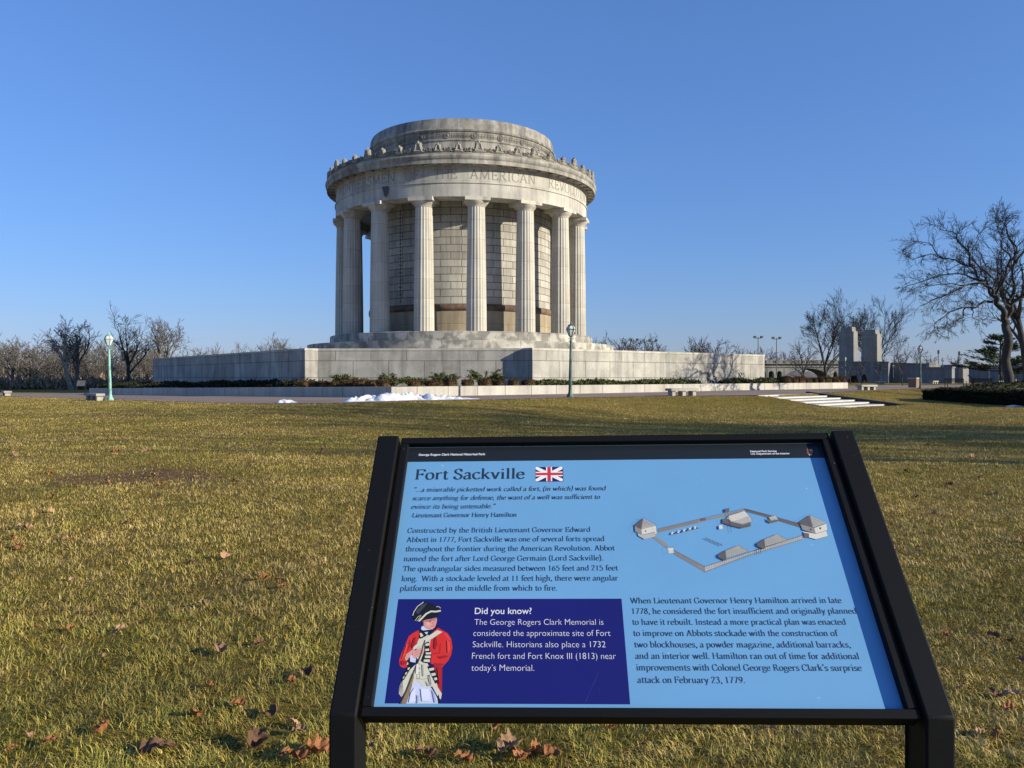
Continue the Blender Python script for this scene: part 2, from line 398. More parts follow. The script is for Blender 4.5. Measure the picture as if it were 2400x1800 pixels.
GL = {
'a': gl(46, 'c 10 37 18 45 28 45 34 36 34 28|l 34 30 34 6|c 34 8 37 1 43 3|c 34 27 20 24 8 15 10 3 20 0 34 9'),
'b': gl(52, 'l 12 74 12 2|c 12 36 22 46 36 44 45 33 45 15 36 2 22 0 12 7|s 8 73 10'),
'c': gl(44, 'c 39 38 33 45 21 46 9 36 7 22 12 7 24 0 34 2 41 9'),
'd': gl(54, 'l 42 74 42 2|c 42 36 32 46 19 44 9 33 9 15 18 2 30 0 42 8|s 38 73 10|s 46 1.5 9'),
'e': gl(46, 'l 8 26 40 26|c 40 26 37 39 25 46 12 40 7 24 10 8 21 0 32 1 41 9'),
'f': gl(31, 'c 36 67 29 75 20 71 16 60 16 46|l 16 50 16 0|l 4 45 30 45|s 16 1.5 22'),
'g': gl(49, 'o 24 46 12 41 9 31 14 21 24 18 35 22 38 32 34 42|c 15 20 8 12 14 5 30 3 43 -2 42 -14 28 -22 12 -20 6 -12 14 -2|l 35 42 48 45'),
'h': gl(54, 'l 12 74 12 0|c 12 34 22 45 33 46 40 38 41 26|l 41 28 41 0|s 8 73 10|s 12 1.5 22|s 41 1.5 20'),
'i': gl(27, 'l 14 46 14 0|s 10 45 10|s 14 1.5 22|d 13 65 5.5'),
'j': gl(25, 'l 14 46 14 -10|c 14 -8 11 -20 2 -22|s 10 45 10|d 13 65 5.5'),
'k': gl(52, 'l 12 74 12 0|l 16 22 40 46|l 22 27 44 0|s 8 73 10|s 12 1.5 22|s 40 45 16|s 44 1.5 16'),
'l': gl(27, 'l 14 74 14 0|s 10 73 10|s 14 1.5 22'),
'm': gl(82, 'l 12 46 12 0|c 12 34 22 45 31 46 38 38 39 26|l 39 28 39 0|c 39 34 49 45 59 46 66 38 67 26|l 67 28 67 0|s 8 45 10|s 12 1.5 21|s 39 1.5 20|s 67 1.5 20'),
'n': gl(54, 'l 12 46 12 0|c 12 34 22 45 33 46 40 38 41 26|l 41 28 41 0|s 8 45 10|s 12 1.5 22|s 41 1.5 20'),
'o': gl(50, 'o 25 46 12 40 7 23 12 6 25 0 38 6 43 23 38 40'),
'p': gl(53, 'l 12 46 12 -21|c 12 36 22 46 36 44 45 33 45 15 36 2 22 0 12 7|s 8 45 10|s 12 -21 21'),
'q': gl(52, 'l 41 46 41 -21|c 41 36 31 46 18 44 9 33 9 15 18 2 30 0 41 8|s 41 -21 21'),
'r': gl(38, 'l 12 46 12 0|c 12 32 20 43 29 46 35 42|s 8 45 10|s 12 1.5 23'),
's': gl(40, 'c 34 37 28 45 18 46 9 40 10 30 20 25 31 19 34 9 27 1 16 0 6 9'),
't': gl(32, 'c 15 59 15 20 16 6 23 0 31 5|l 4 45 29 45'),
'u': gl(54, 'c 12 46 12 16 16 3 26 0 35 5 41 12|l 41 46 41 1|s 8 45 10|s 37 45 10|s 45 1.5 9'),
'v': gl(48, 'l 7 46 24 0|l 24 0 41 46|s 7 45 18|s 41 45 16'),
'w': gl(72, 'l 6 46 22 0|l 22 0 36 44|l 36 44 50 0|l 50 0 66 46|s 6 45 17|s 66 45 15|s 36 45 14'),
'x': gl(48, 'l 8 46 41 0|l 40 46 7 0|s 8 45 17|s 40 45 14|s 7 1.5 14|s 41 1.5 17'),
'y': gl(48, 'l 7 46 25 2|l 41 46 22 -8|c 22 -8 14 -20 5 -20|s 7 45 18|s 41 45 16'),
'z': gl(44, 'l 7 44 38 44|l 38 44 7 2|l 7 2 38 2'),
'A': gl(66, 'l 33 71 9 0|l 33 71 57 0|l 17 24 49 24|s 9 1.5 20|s 57 1.5 22'),
'B': gl(58, 'l 14 70 14 0|c 14 68 32 69 43 58 37 42 14 38|c 14 38 37 39 50 26 43 5 14 2|s 9 68.5 12|s 9 1.5 12'),
'C': gl(64, 'c 56 52 51 64 35 71 16 61 8 36 14 10 34 -1 49 5 57 17|l 56 67 56 50'),
'D': gl(70, 'l 14 70 14 0|c 14 68 38 69 57 55 63 35 57 15 38 2 14 2|s 9 68.5 12|s 9 1.5 12'),
'E': gl(56, 'l 14 70 14 0|l 7 68.5 50 68.5|l 14 36 40 36|l 7 1.5 52 1.5|l 50 69 50 56|l 40 43 40 29|l 51 2 53 15'),
'F': gl(54, 'l 14 70 14 0|l 7 68.5 50 68.5|l 14 36 40 36|l 50 69 50 56|l 40 43 40 29|s 14 1.5 24'),
'G': gl(70, 'c 56 52 51 64 35 71 16 61 8 36 14 10 34 -1 49 3 57 10|l 56 67 56 50|l 57 29 57 5|s 57 29 20'),
'H': gl(74, 'l 14 70 14 0|l 60 70 60 0|l 14 36 60 36|s 14 68.5 23|s 60 68.5 23|s 14 1.5 23|s 60 1.5 23'),
'I': gl(34, 'l 17 70 17 0|s 17 68.5 24|s 17 1.5 24'),
'K': gl(66, 'l 14 70 14 0|l 17 32 54 70|l 26 41 58 0|s 14 68.5 23|s 14 1.5 23|s 54 68.5 18|s 58 1.5 20'),
'L': gl(54, 'l 14 70 14 0|l 7 1.5 50 1.5|l 50 2 52 17|s 14 68.5 24'),
'M': gl(86, 'l 14 0 18 70|l 18 70 43 4|l 43 4 68 70|l 68 70 72 0|s 14 1.5 18|s 72 1.5 21|s 12 68.5 13|s 74 68.5 13'),
'N': gl(74, 'l 14 0 14 70|l 14 70 60 2|l 60 2 60 70|s 14 1.5 20|s 10 68.5 14|s 60 68.5 20'),
'O': gl(74, 'o 37 71 17 62 8 35 17 8 37 -1 57 8 66 35 57 62'),
'P': gl(56, 'l 14 70 14 0|c 14 68 36 69 48 54 40 36 14 33|s 9 68.5 12|s 14 1.5 24'),
'R': gl(64, 'l 14 70 14 0|c 14 68 34 69 46 57 42 42 32 37 14 36|l 30 36 56 0|s 9 68.5 12|s 14 1.5 24|s 59 1.5 12'),
'S': gl(50, 'c 41 54 38 66 26 71 12 64 10 50 20 40 36 31 43 18 36 4 22 -1 8 7|l 41 68 41 53|l 8 19 8 2'),
'T': gl(60, 'l 30 70 30 0|l 6 68.5 54 68.5|l 6 69 5 54|l 54 69 55 54|s 30 1.5 26'),
'U': gl(72, 'c 14 70 14 22 20 4 36 -1 52 4 59 22 59 70|s 14 68.5 23|s 59 68.5 19'),
'V': gl(66, 'l 9 70 33 0|l 33 0 57 70|s 9 68.5 22|s 57 68.5 18'),
'W': gl(94, 'l 7 70 27 0|l 27 0 47 68|l 47 68 67 0|l 67 0 88 70|s 7 68.5 22|s 88 68.5 18|s 46 68.5 18'),
'0': gl(50, 'o 25 69 12 60 7 34 12 8 25 -1 38 8 43 34 38 60'),
'1': gl(50, 'l 26 68 26 0|l 14 60 26 67|s 26 1.5 26'),
'2': gl(50, 'c 8 52 14 65 26 69 38 61 38 48 24 26 8 4|l 8 2 42 2'),
'3': gl(50, 'c 9 58 18 68 30 67 37 56 32 42 20 37|c 20 37 36 33 41 18 32 2 16 -1 7 8'),
'5': gl(50, 'l 14 67 40 67|l 14 67 12 40|c 12 40 26 43 39 34 40 16 28 0 14 0 7 8'),
'6': gl(50, 'c 38 66 22 56 9 32 10 10 22 -1 36 5 41 20 34 36 22 40 10 26'),
'7': gl(50, 'l 6 67 42 67|l 42 67 18 0'),
'8': gl(50, 'o 25 69 13 61 14 46 25 39 36 46 37 61|o 25 38 11 28 10 10 25 -1 40 10 39 28'),
'9': gl(50, 'c 12 2 28 12 41 36 40 58 28 69 14 63 9 48 16 32 28 28 40 42'),
'.': gl(24, 'd 11 4 5.5'), ',': gl(24, 'd 11 4 5.5|c 14 5 15 -4 8 -12'),
'(': gl(30, 'c 25 78 13 56 10 30 13 4 25 -17'), ')': gl(30, 'c 5 78 17 56 20 30 17 4 5 -17'),
'-': gl(29, 'l 4 24 25 24'), "'": gl(20, 'd 10 70 5|c 13 70 14 62 7 54'),
'"': gl(38, 'd 10 62 5|c 7 62 7 70 14 77|d 27 62 5|c 24 62 24 70 31 77'), '~': gl(38, 'd 10 70 5|c 13 70 14 62 7 54|d 27 70 5|c 30 70 31 62 24 54'),
' ': (25, [])}
def strips(ch, T=9.6, t=3.6, nib=12):
    """outline quads of one glyph"""
    quads = []
    for k, v in GL[ch][1]:
        if k == 's': e = v[2] * .41; quads.append([[(v[0] - e, v[1] - 1.7), (v[0] + e, v[1] - 1.7), (v[0] + e, v[1] + 1.7), (v[0] - e, v[1] + 1.7)]]); continue
        if k == 'd': quads.append([[(v[0] + v[2] * math.cos(a * PI / 4), v[1] + v[2] * math.sin(a * PI / 4)) for a in range(8)]]); continue
        P = [np.array(p, float) for p in v] if k == 'l' else crom(v, k == 'o')
        D = [P[min(i + 1, len(P) - 1)] - P[max(i - 1, 0)] for i in range(len(P))]
        if k == 'o': D[0] = D[-1] = P[1] - P[-2]
        Lr = []
        for p, d in zip(P, D):
            L_ = math.hypot(*d) or 1; a = math.atan2(d[1], d[0])
            wd = t + (T - t) * abs(math.sin(a - R(nib))); nrm = np.array([-d[1], d[0]]) / L_ * wd / 2
            Lr.append((p + nrm, p - nrm))
        quads.append([[Lr[i][0], Lr[i][1], Lr[i + 1][1], Lr[i + 1][0]] for i in range(len(P) - 1)])
    return quads
def text_width(s): return sum(GL[c][0] for c in s)
def set_text(mb, s, x0, x1, y, em, fn, shear=0.0, T=9.6, t=3.6, m=0):
    """line of serif text from x0 to x1 with its baseline at y; fn(x, y, k) places a point (k = stroke layer)"""
    k_ = (x1 - x0) / max(text_width(s), 1); h = em / 100; x = 0.0
    for ch in s:
        for li, group in enumerate(strips(ch, T, t)):
            for q in group:
                mb.face([fn(x0 + (x + px_ + shear * py_) * k_, y + py_ * h, li) for px_, py_ in q], m)
        x += GL[ch][0]

# ------------------------------------------------------------------ foreground sign
def sign_frame():
    c = Vector((.2187, 1.5701, -.3616))
    rot = Matrix(((.99884, .0206, -.04347), (-.04573, .6868, -.72541), (.01491, .72655, .68695)))
    return c, rot
SC, SR = sign_frame()
M['frame'] = flat('charcoal_powder_coat', (.0075, .008, .0088), .55, .25, 500, 0, .11)
def specks(m, sc_, lo, c, amt):               # sparse pale scuffs and dust
    N, L = m.node_tree.nodes, m.node_tree.links; bs = N['Principled BSDF']; src = bs.inputs['Base Color'].links[0].from_socket
    tc = N.new('ShaderNodeTexCoord'); f = noise(N, L, tc.outputs['Object'], sc_, 2, .5); g = noise(N, L, tc.outputs['Object'], 6, 3, .6)
    mm = N.new('ShaderNodeMath'); mm.operation = 'MULTIPLY_ADD'; L.new(g, mm.inputs[0]); mm.inputs[1].default_value = .35; L.new(f, mm.inputs[2])
    L.new(mixc(N, L, ramp(N, L, mm.outputs[0], [(lo, G(0)), (lo + .05, G(amt))]), src, (*c, 1)), bs.inputs['Base Color'])
specks(M['frame'], 160, .965, (.22, .22, .22), .7)
M['panel'] = flat('pale_blue_print', lin(106, 158, 198), .40, .035, 5, 0, .3)
specks(M['panel'], 120, .94, (.62, .66, .70), .45)
M['ink'] = flat('dark_ink', (.012, .030, .048), .6, .05, 50)
M['band_ink'] = flat('black_band_print', (.012, .016, .018), .4, .05, 30)
M['navy'] = flat('navy_print', lin(27, 30, 104), .42, .03, 10, 0, .3)
M['white'] = flat('white_print', (.72, .72, .74), .55, .03, 30)
P_ = {}
def pr(r, g, b):                             # a printed colour
    k = (r, g, b)
    if k not in P_: P_[k] = flat('print_colour', lin(r, g, b), .5, .04, 60)
    return P_[k]
root = empty('wayside_sign', (SC.x, SC.y + .05, -1.6))
tag(root, 'low slanted park information panel in a black metal frame standing on the grass in front', 'sign')
root_inv = Matrix.Translation(root.location).inverted()
S4 = root_inv @ (Matrix.Translation(SC) @ SR.to_4x4())
def sp(u, v, h): return S4 @ Vector((u / 1000, v / 1000, h / 1000))
def sbox(mb, u0, u1, v0, v1, h0, h1, m=0):
    V = [sp(*p) for p in ((u0, v0, h0), (u1, v0, h0), (u1, v1, h0), (u0, v1, h0), (u0, v0, h1), (u1, v0, h1), (u1, v1, h1), (u0, v1, h1))]
    mb.mesh(V, [(0, 3, 2, 1), (4, 5, 6, 7), (0, 1, 5, 4), (1, 2, 6, 5), (2, 3, 7, 6), (3, 0, 4, 7)], m)
for s_ in (-1, 1):                           # each post: vertical leg and slanted arm in one bent tube
    a, b = (s_ * 481, s_ * 529) if s_ > 0 else (-529, -481)
    mb = MB()
    pts = []
    for u in (a, b):
        top1 = sp(u, 311, 17); knee1 = sp(u, -311, 17); top0 = sp(u, 311, -36); back = sp(u, -258, -36)
        foot1 = Vector((knee1.x, knee1.y, -.12)); foot0 = Vector((knee1.x, knee1.y + .076, -.12)); knee0 = Vector((knee1.x, knee1.y + .076, (back.z + knee1.z) / 2 - .02))
        pts.append([top1, knee1, foot1, foot0, knee0, back, top0])
    n = 7; V = pts[0] + pts[1]
    fs = [tuple(range(n)), tuple(range(2 * n - 1, n - 1, -1))] + [(i, n + i, n + (i + 1) % n, (i + 1) % n) for i in range(n)]
    mb.mesh(V, fs)
    po = mb.build('post', M['frame'], root); shade_auto(po, 20); bevel(po, .004, 3)
for nm, dims in (('frame_rail', (-476, 476, 293, 310)), ('frame_rail', (-476, 476, -310, -293)), ('frame_stile', (-476, -457.5, -292.6, 292.6)), ('frame_stile', (457.5, 476, -292.6, 292.6))):
    mb = MB(); sbox(mb, *dims, -24, 10); bevel(mb.build(nm, M['frame'], root), .0025, 2)
mb = MB(); sbox(mb, -470, 470, -300, 300, -12, -6)
panel = mb.build('panel', M['panel'], root)
def sheet(name, polys, parent=panel):
    """printed shapes on the panel: (points in mm, colour material); each lies a hair above the one before"""
    mb = MB(); mats = []
    for k, (pts, mt) in enumerate(polys):
        if mt not in mats: mats.append(mt)
        mb.face([sp(p[0], p[1], -5.7 + .012 * k) for p in pts], mats.index(mt))
    o = mb.build(name, mats, parent); return o
sheet('header_band', [([(-457, 252), (457, 252), (457, 292.5), (-457, 292.5)], M['band_ink'])])
sheet('fact_box', [([(-438.6, -282), (-7, -282), (-7.2, -81.3), (-438.4, -81.3)], M['navy'])])
def pfn(h): return lambda x, y, k: sp(x, y, h + .015 * k)
def serif(name, lines, em, mat, shear=0.0, T=9.6, t=3.6, h=-5.45):
    mb = MB()
    for s, x0, x1, y in lines: set_text(mb, s, x0, x1, y, em, pfn(h), shear, T, t)
    return mb.build(name, mat, panel)
serif('title', [('Fort Sackville', -437.5, -195, 203.5)], 38.5, M['ink'], T=10.6, t=4.2)
serif('quotation', [('"...a miserable picketted work called a fort, (in which) was found', -437, -22, 171),
                    ('scarce anything for defense, the want of a well was sufficient to', -437, -35.5, 149),
                    ('evince its being untenable.~', -437, -258, 127.3)], 15.4, M['ink'], .22, 9.4, 3.8)
serif('attribution', [('-Lieutenant Governor Henry Hamilton', -436, -211, 105.7)], 15.0, M['ink'])
serif('history_text', [('Constructed by the British Lieutenant Governor Edward', -438, -59, 68), ('Abbott in 1777, Fort Sackville was one of several forts spread', -437, -31.5, 46.1),
      ('throughout the frontier during the American Revolution. Abbot', -437, -12.5, 24.2), ('named the fort after Lord George Germain (Lord Sackville).', -438, -36, 1.8),
      ('The quadrangular sides measured between 165 feet and 215 feet', -437, -9, -20.7), ('long.  With a stockade leveled at 11 feet high, there were angular', -437.5, -10.4, -42.7),
      ('platforms set in the middle from which to fire.', -438, -129, -63.9)], 16.3, M['ink'], T=8.6, t=3.2)
serif('plan_text', [('When Lieutenant Governor Henry Hamilton arrived in late', 9, 406.2, -91.2), ('1778, he considered the fort insufficient and originally planned', 9, 428.5, -112.8),
      ('to have it rebuilt. Instead a more practical plan was enacted', 9, 403, -134.6), ('to improve on Abbots stockade with the construction of', 9, 382, -156.7),
      ('two blockhouses, a powder magazine, additional barracks,', 9, 399.7, -178.6), ('and an interior well. Hamilton ran out of time for additional', 9, 409, -200.2),
      ("improvements with Colonel George Rogers Clark's surprise", 9, 407.3, -221.7), ('attack on February 23, 1779.', 9, 199.2, -244.2)], 16.3, M['ink'], T=8.6, t=3.2)
def sans(name, lines, size, mat, bold=0.0, h=-5.3):
    """built-in sans type turned into one mesh"""
    mb = MB()
    for s, x0, x1, y in lines:
        cu = bpy.data.curves.new('type', 'FONT'); cu.body = s; cu.size = size; cu.offset = bold; cu.resolution_u = 4
        o = bpy.data.objects.new('type', cu); col.objects.link(o); bpy.context.view_layer.update()
        me = bpy.data.meshes.new_from_object(o.evaluated_get(bpy.context.evaluated_depsgraph_get()))
        xs_ = [v.co.x for v in me.vertices]; k = (x1 - x0) / (max(xs_) - min(xs_)); mn = min(xs_)
        vs = [sp(x0 + (v.co.x - mn) * k, y + v.co.y, h) for v in me.vertices]
        mb.mesh(vs, [tuple(p.vertices) for p in me.polygons])
        bpy.data.objects.remove(o); bpy.data.curves.remove(cu); bpy.data.meshes.remove(me)
    return mb.build(name, mat, panel)
sans('fact_heading', [('Did you know?', -288, -179.6, -112.7)], 18.4, M['white'], .12)
sans('fact_text', [('The George Rogers Clark Memorial is', -287.5, -44.8, -134.8), ('considered the approximate site of Fort', -288.3, -33, -156.8), ('Sackville. Historians also place a 1732', -288.5, -43.5, -178.7),
      ('French fort and Fort Knox III (1813) near', -288.5, -26.1, -200.9), ("today\u2019s Memorial.", -288.5, -174.6, -223.1)], 17.1, M['white'], -.26)
sans('park_name', [('George Rogers Clark National Historical Park', -435, -284.6, 268.8)], 8.2, M['white'], .22)
sans('agency_name', [('National Park Service', 301.4, 358.6, 269.2), ('U.S. Department of the Interior', 301.2, 385.6, 262.4)], 6.6, M['white'], .18)
# flag
W_, B_, R_ = pr(235, 232, 226), pr(24, 28, 84), pr(200, 52, 62)
fx0, fx1, fy0, fy1 = -172, -113.2, 196, 234.2
def fl(x, y): return (fx0 + (fx1 - fx0) * x, fy0 + (fy1 - fy0) * y)
FP = [([(fx0 + 1.2, fy0 - 1.4), (fx1 + 1.6, fy0 - 1.4), (fx1 + 1.6, fy1 - 1.2), (fx0 + 1.2, fy1 - 1.2)], pr(50, 70, 110)),
      ([fl(0, 0), fl(1, 0), fl(1, 1), fl(0, 1)], B_),
      ([fl(0, 0), fl(.09, 0), fl(1, .84), fl(1, 1), fl(.91, 1), fl(0, .16)], W_), ([fl(0, 1), fl(0, .84), fl(.91, 0), fl(1, 0), fl(1, .16), fl(.09, 1)], W_),
      ([fl(.39, 0), fl(.61, 0), fl(.61, 1), fl(.39, 1)], W_), ([fl(0, .34), fl(1, .34), fl(1, .66), fl(0, .66)], W_),
      ([fl(.435, 0), fl(.565, 0), fl(.565, 1), fl(.435, 1)], R_), ([fl(0, .41), fl(1, .41), fl(1, .59), fl(0, .59)], R_)]
sheet('flag_picture', FP)
SRT = SR.transposed()
def on_panel(px, py):                        # measured photo position of a printed detail -> millimetres on the sheet
    d = Vector(((px - 1200) / F, 1, (HOR - py) / F)); n = SR.col[2]
    q = SRT @ (d * (SC.dot(n) / d.dot(n)) - SC); return (q.x * 1000, q.y * 1000)
def zp(o, s): return lambda x, y: on_panel(o[0] + x / s, o[1] + y / s)
def pts(fn, *c): return [fn(c[i], c[i + 1]) for i in range(0, len(c), 2)]
def pline(fn, wd, *c):
    """a printed stroke as quads"""
    P = [np.array(p) for p in pts(fn, *c)]; out = []
    for a, b in zip(P[:-1], P[1:]):
        d = b - a; L_ = math.hypot(*d) or 1; n = np.array([-d[1], d[0]]) / L_ * wd / 2; e = d / L_ * wd * .2
        out.append([tuple(a + n - e), tuple(a - n - e), tuple(b - n + e), tuple(b + n + e)])
    return out
z = zp((920, 1390), 6.144)
red, dred, cream, blk, skin, whi, brn, tan = pr(206, 44, 36), pr(160, 30, 32), pr(206, 202, 180), pr(16, 18, 24), pr(214, 150, 140), pr(196, 202, 222), pr(62, 54, 52), pr(140, 118, 84)
S = []
def A(mt, *c): S.append((pts(z, *c), mt))
def Ln(mt, wd, *c): S.extend((q, mt) for q in pline(z, wd, *c))
A(cream, 120, 1260, 90, 1330, 85, 1430, 120, 1480, 150, 1450, 180, 1300)
A(cream, 560, 1310, 640, 1300, 705, 1430, 690, 1512, 650, 1480); A(blk, 630, 1490, 660, 1440, 682, 1570, 648, 1572)
A(whi, 340, 1230, 440, 1330, 540, 1330, 600, 1420, 640, 1500, 650, 1574, 190, 1574, 240, 1430, 280, 1290)
Ln(pr(150, 156, 180), 1.1, 345, 1574, 350, 1480, 300, 1420); Ln(pr(160, 166, 188), .8, 350, 1480, 430, 1440)
A(dred, 590, 1000, 712, 1010, 705, 1430, 650, 1340, 600, 1200)
A(red, 400, 500, 300, 550, 230, 600, 180, 720, 120, 860, 88, 950, 100, 1030, 150, 1060, 215, 1045, 250, 960, 200, 900, 300, 800, 400, 680, 430, 560)
A(red, 600, 520, 650, 480, 720, 520, 790, 560, 840, 640, 858, 760, 840, 870, 800, 950, 740, 1015, 712, 1050, 590, 1010, 540, 990, 545, 860, 520, 720, 500, 640)
A(dred, 670, 720, 690, 700, 682, 850, 560, 862, 560, 845, 664, 838); A(pr(226, 66, 52), 720, 545, 785, 580, 830, 660, 800, 640)
A(dred, 225, 690, 250, 640, 262, 740, 200, 830); A(dred, 590, 985, 740, 1000, 712, 1030, 595, 1025)
A(cream, 410, 560, 500, 560, 540, 660, 500, 1000, 600, 1200, 640, 1310, 560, 1330, 440, 1330, 340, 1230, 150, 1440, 138, 1250, 250, 1080, 380, 960, 330, 900, 350, 700)
Ln(pr(150, 146, 120), .9, 330, 1215, 410, 1222, 500, 1215); Ln(pr(120, 110, 80), .7, 345, 1150, 385, 1148, 383, 1212, 343, 1208, 345, 1150)
for y_ in (1000, 1062, 1125): A(brn, 372, y_, 386, y_ - 7, 390, y_ + 5, 378, y_ + 10)
A(pr(90, 88, 96), 495, 1165, 530, 1160, 555, 1290, 530, 1305, 505, 1250); A(pr(176, 172, 164), 508, 1180, 524, 1178, 543, 1280, 530, 1286)
A(whi, 410, 470, 440, 450, 500, 485, 600, 495, 600, 520, 500, 532, 408, 515)
A(blk, 375, 512, 400, 503, 440, 520, 570, 502, 640, 440, 632, 500, 560, 540, 520, 570, 470, 605, 400, 640, 372, 630, 382, 560)
A(cream, 385, 560, 412, 555, 440, 595, 400, 618); A(whi, 455, 545, 510, 540, 485, 580)
A(cream, 640, 515, 712, 540, 480, 690, 300, 800, 285, 790, 300, 752, 420, 660); Ln(pr(160, 155, 132), .7, 712, 542, 480, 692, 305, 802)
A(blk, 455, 700, 525, 680, 530, 830, 562, 850, 540, 1000, 440, 985, 400, 960, 430, 880, 452, 820)
for q in ((468, 712, 520, 700, 524, 735, 470, 745), (462, 788, 520, 780, 522, 812, 470, 818), (470, 838, 550, 836, 552, 862, 476, 866), (462, 884, 545, 882, 543, 918, 460, 916), (446, 938, 534, 938, 530, 978, 442, 970)): A(cream, *q)
A(blk, 495, 1040, 575, 1020, 612, 1100, 662, 1260, 612, 1287, 560, 1180)
for q in ((515, 1070, 588, 1055, 596, 1090, 530, 1105), (550, 1140, 610, 1130, 620, 1165, 562, 1180), (590, 1205, 632, 1195, 640, 1230, 604, 1240)): A(cream, *q)
A(blk, 215, 1050, 290, 1000, 312, 985, 250, 1080, 160, 1230, 130, 1250, 118, 1210)
for q in ((215, 1060, 245, 1050, 235, 1085, 210, 1090), (180, 1130, 208, 1115, 195, 1150, 172, 1162), (148, 1190, 172, 1172, 160, 1205, 140, 1222)): A(cream, *q)
A(blk, 185, 985, 245, 910, 335, 970, 285, 1020, 215, 1045); A(whi, 245, 880, 265, 865, 335, 930, 322, 985, 248, 970)
A(cream, 190, 990, 215, 975, 225, 1005, 200, 1020)
A(skin, 168, 930, 190, 865, 280, 798, 322, 810, 272, 862, 222, 930, 192, 962)
A(skin, 275, 880, 300, 822, 400, 768, 447, 790, 440, 852, 392, 884, 350, 912, 300, 925)
Ln(pr(160, 96, 92), .6, 300, 850, 380, 815, 440, 812); Ln(pr(160, 96, 92), .6, 310, 885, 370, 850, 430, 842)
A(tan, 110, 1574, 190, 1574, 250, 1400, 300, 1200, 302, 1150, 268, 1150, 190, 1380)
Ln(brn, 2.6, 108, 1574, 200, 1370, 290, 1140); Ln(brn, 2.0, 290, 1140, 350, 1000, 400, 870, 462, 662); Ln(tan, .8, 300, 1140, 360, 1000, 408, 880, 455, 700)
A(skin, 425, 385, 480, 365, 560, 350, 632, 335, 637, 372, 624, 430, 602, 482, 560, 502, 490, 492, 440, 452)
A(pr(176, 108, 104), 425, 385, 560, 352, 632, 336, 630, 356, 560, 384, 470, 400); A(pr(180, 112, 106), 575, 398, 596, 420, 566, 424)
Ln(pr(140, 70, 70), .7, 545, 462, 590, 464); A(pr(190, 122, 114), 440, 440, 480, 480, 560, 496, 490, 492)
A(blk, 285, 300, 300, 260, 350, 180, 420, 120, 500, 110, 570, 135, 615, 172, 640, 165, 690, 195, 690, 235, 640, 320, 560, 352, 480, 366, 430, 380, 375, 396, 330, 386, 295, 350)
Ln(cream, 1.5, 286, 305, 302, 255, 355, 175, 440, 113); Ln(cream, 3.4, 375, 386, 418, 345, 480, 282, 550, 246, 620, 250, 686, 238)
Ln(cream, 1.0, 625, 182, 660, 176, 688, 200); Ln(cream, .9, 318, 382, 360, 328, 406, 300); Ln(cream, .8, 345, 388, 402, 318)
A(pr(36, 24, 26), 520, 392, 548, 384, 556, 392, 528, 400); A(pr(36, 24, 26), 588, 384, 612, 380, 614, 388, 592, 392); A(pr(226, 166, 152), 470, 410, 520, 404, 540, 440, 490, 450); A(pr(150, 92, 90), 575, 442, 600, 436, 598, 446, 578, 450)
A(pr(186, 116, 108), 428, 392, 446, 390, 460, 450, 446, 452); A(pr(96, 70, 60), 424, 386, 440, 386, 446, 430, 434, 446); A(pr(60, 62, 72), 330, 250, 420, 150, 500, 125, 440, 200, 360, 290)
A(pr(150, 24, 28), 300, 640, 330, 610, 320, 720, 280, 790, 270, 740); A(pr(228, 76, 60), 170, 800, 200, 720, 216, 740, 160, 900, 130, 930); A(pr(160, 28, 30), 120, 960, 200, 970, 210, 1000, 130, 1020)
A(pr(150, 24, 28), 600, 640, 625, 610, 640, 720, 610, 800, 590, 760); A(pr(224, 70, 56), 780, 660, 820, 690, 826, 800, 790, 860); A(pr(150, 26, 30), 640, 900, 760, 880, 800, 900, 700, 925); A(pr(176, 30, 32), 640, 1060, 690, 1060, 686, 1300, 664, 1280)
A(pr(176, 172, 150), 420, 1010, 440, 1012, 452, 1180, 430, 1180); A(pr(222, 220, 206), 340, 1010, 366, 1000, 366, 1130, 330, 1150); A(pr(172, 168, 146), 470, 1240, 520, 1300, 580, 1318, 500, 1322)
A(pr(168, 174, 196), 560, 1360, 600, 1420, 630, 1560, 600, 1560); A(pr(214, 218, 232), 400, 1360, 520, 1370, 540, 1540, 420, 1540); A(pr(214, 218, 232), 260, 1420, 320, 1340, 330, 1540, 230, 1560); A(pr(160, 166, 188), 348, 1440, 372, 1480, 366, 1570, 344, 1570)
sheet('soldier_picture', S)
z = zp((1470, 1170), 4.514); S = []
lg, mg, dg_, wt, ol = pr(176, 174, 166), pr(138, 134, 128), pr(98, 94, 92), pr(208, 204, 190), pr(62, 60, 62)
A(mg, 330, 300, 770, 195, 830, 190, 1040, 140, 1240, 85, 1246, 110, 1050, 165, 840, 212, 775, 232, 330, 340)
A(dg_, 1240, 85, 1270, 85, 1500, 150, 1840, 245, 1840, 285, 1660, 230, 1480, 175, 1270, 118)
A(mg, 240, 365, 300, 370, 430, 460, 432, 500, 400, 490); A(dg_, 770, 190, 835, 183, 838, 205, 776, 218)
A(mg, 490, 520, 830, 700, 830, 756, 500, 570); A(wt, 425, 500, 490, 500, 502, 550, 440, 556)
A(lg, 825, 700, 1880, 362, 1885, 405, 1300, 575, 830, 756)
for k in range(46):
    t = k / 46; x_ = 830 + 1050 * t; y_ = 700 - 338 * t; Ln(mg, .35, x_, y_, x_, y_ + 55 - 14 * t)
for k in range(24):
    t = k / 24; Ln(dg_, .3, 500 + 328 * t, 524 + 178 * t, 502 + 328 * t, 565 + 185 * t); Ln(dg_, .3, 340 + 430 * t, 298 - 102 * t, 340 + 430 * t, 335 - 102 * t)
Ln(ol, .5, 825, 700, 1880, 362); Ln(ol, .5, 830, 756, 1300, 575, 1885, 405); Ln(ol, .5, 490, 520, 830, 700); Ln(ol, .5, 330, 300, 770, 195, 1240, 85, 1500, 150, 1840, 245)
Ln(ol, .8, 1372, 575, 1368, 522, 1412, 508, 1416, 562)
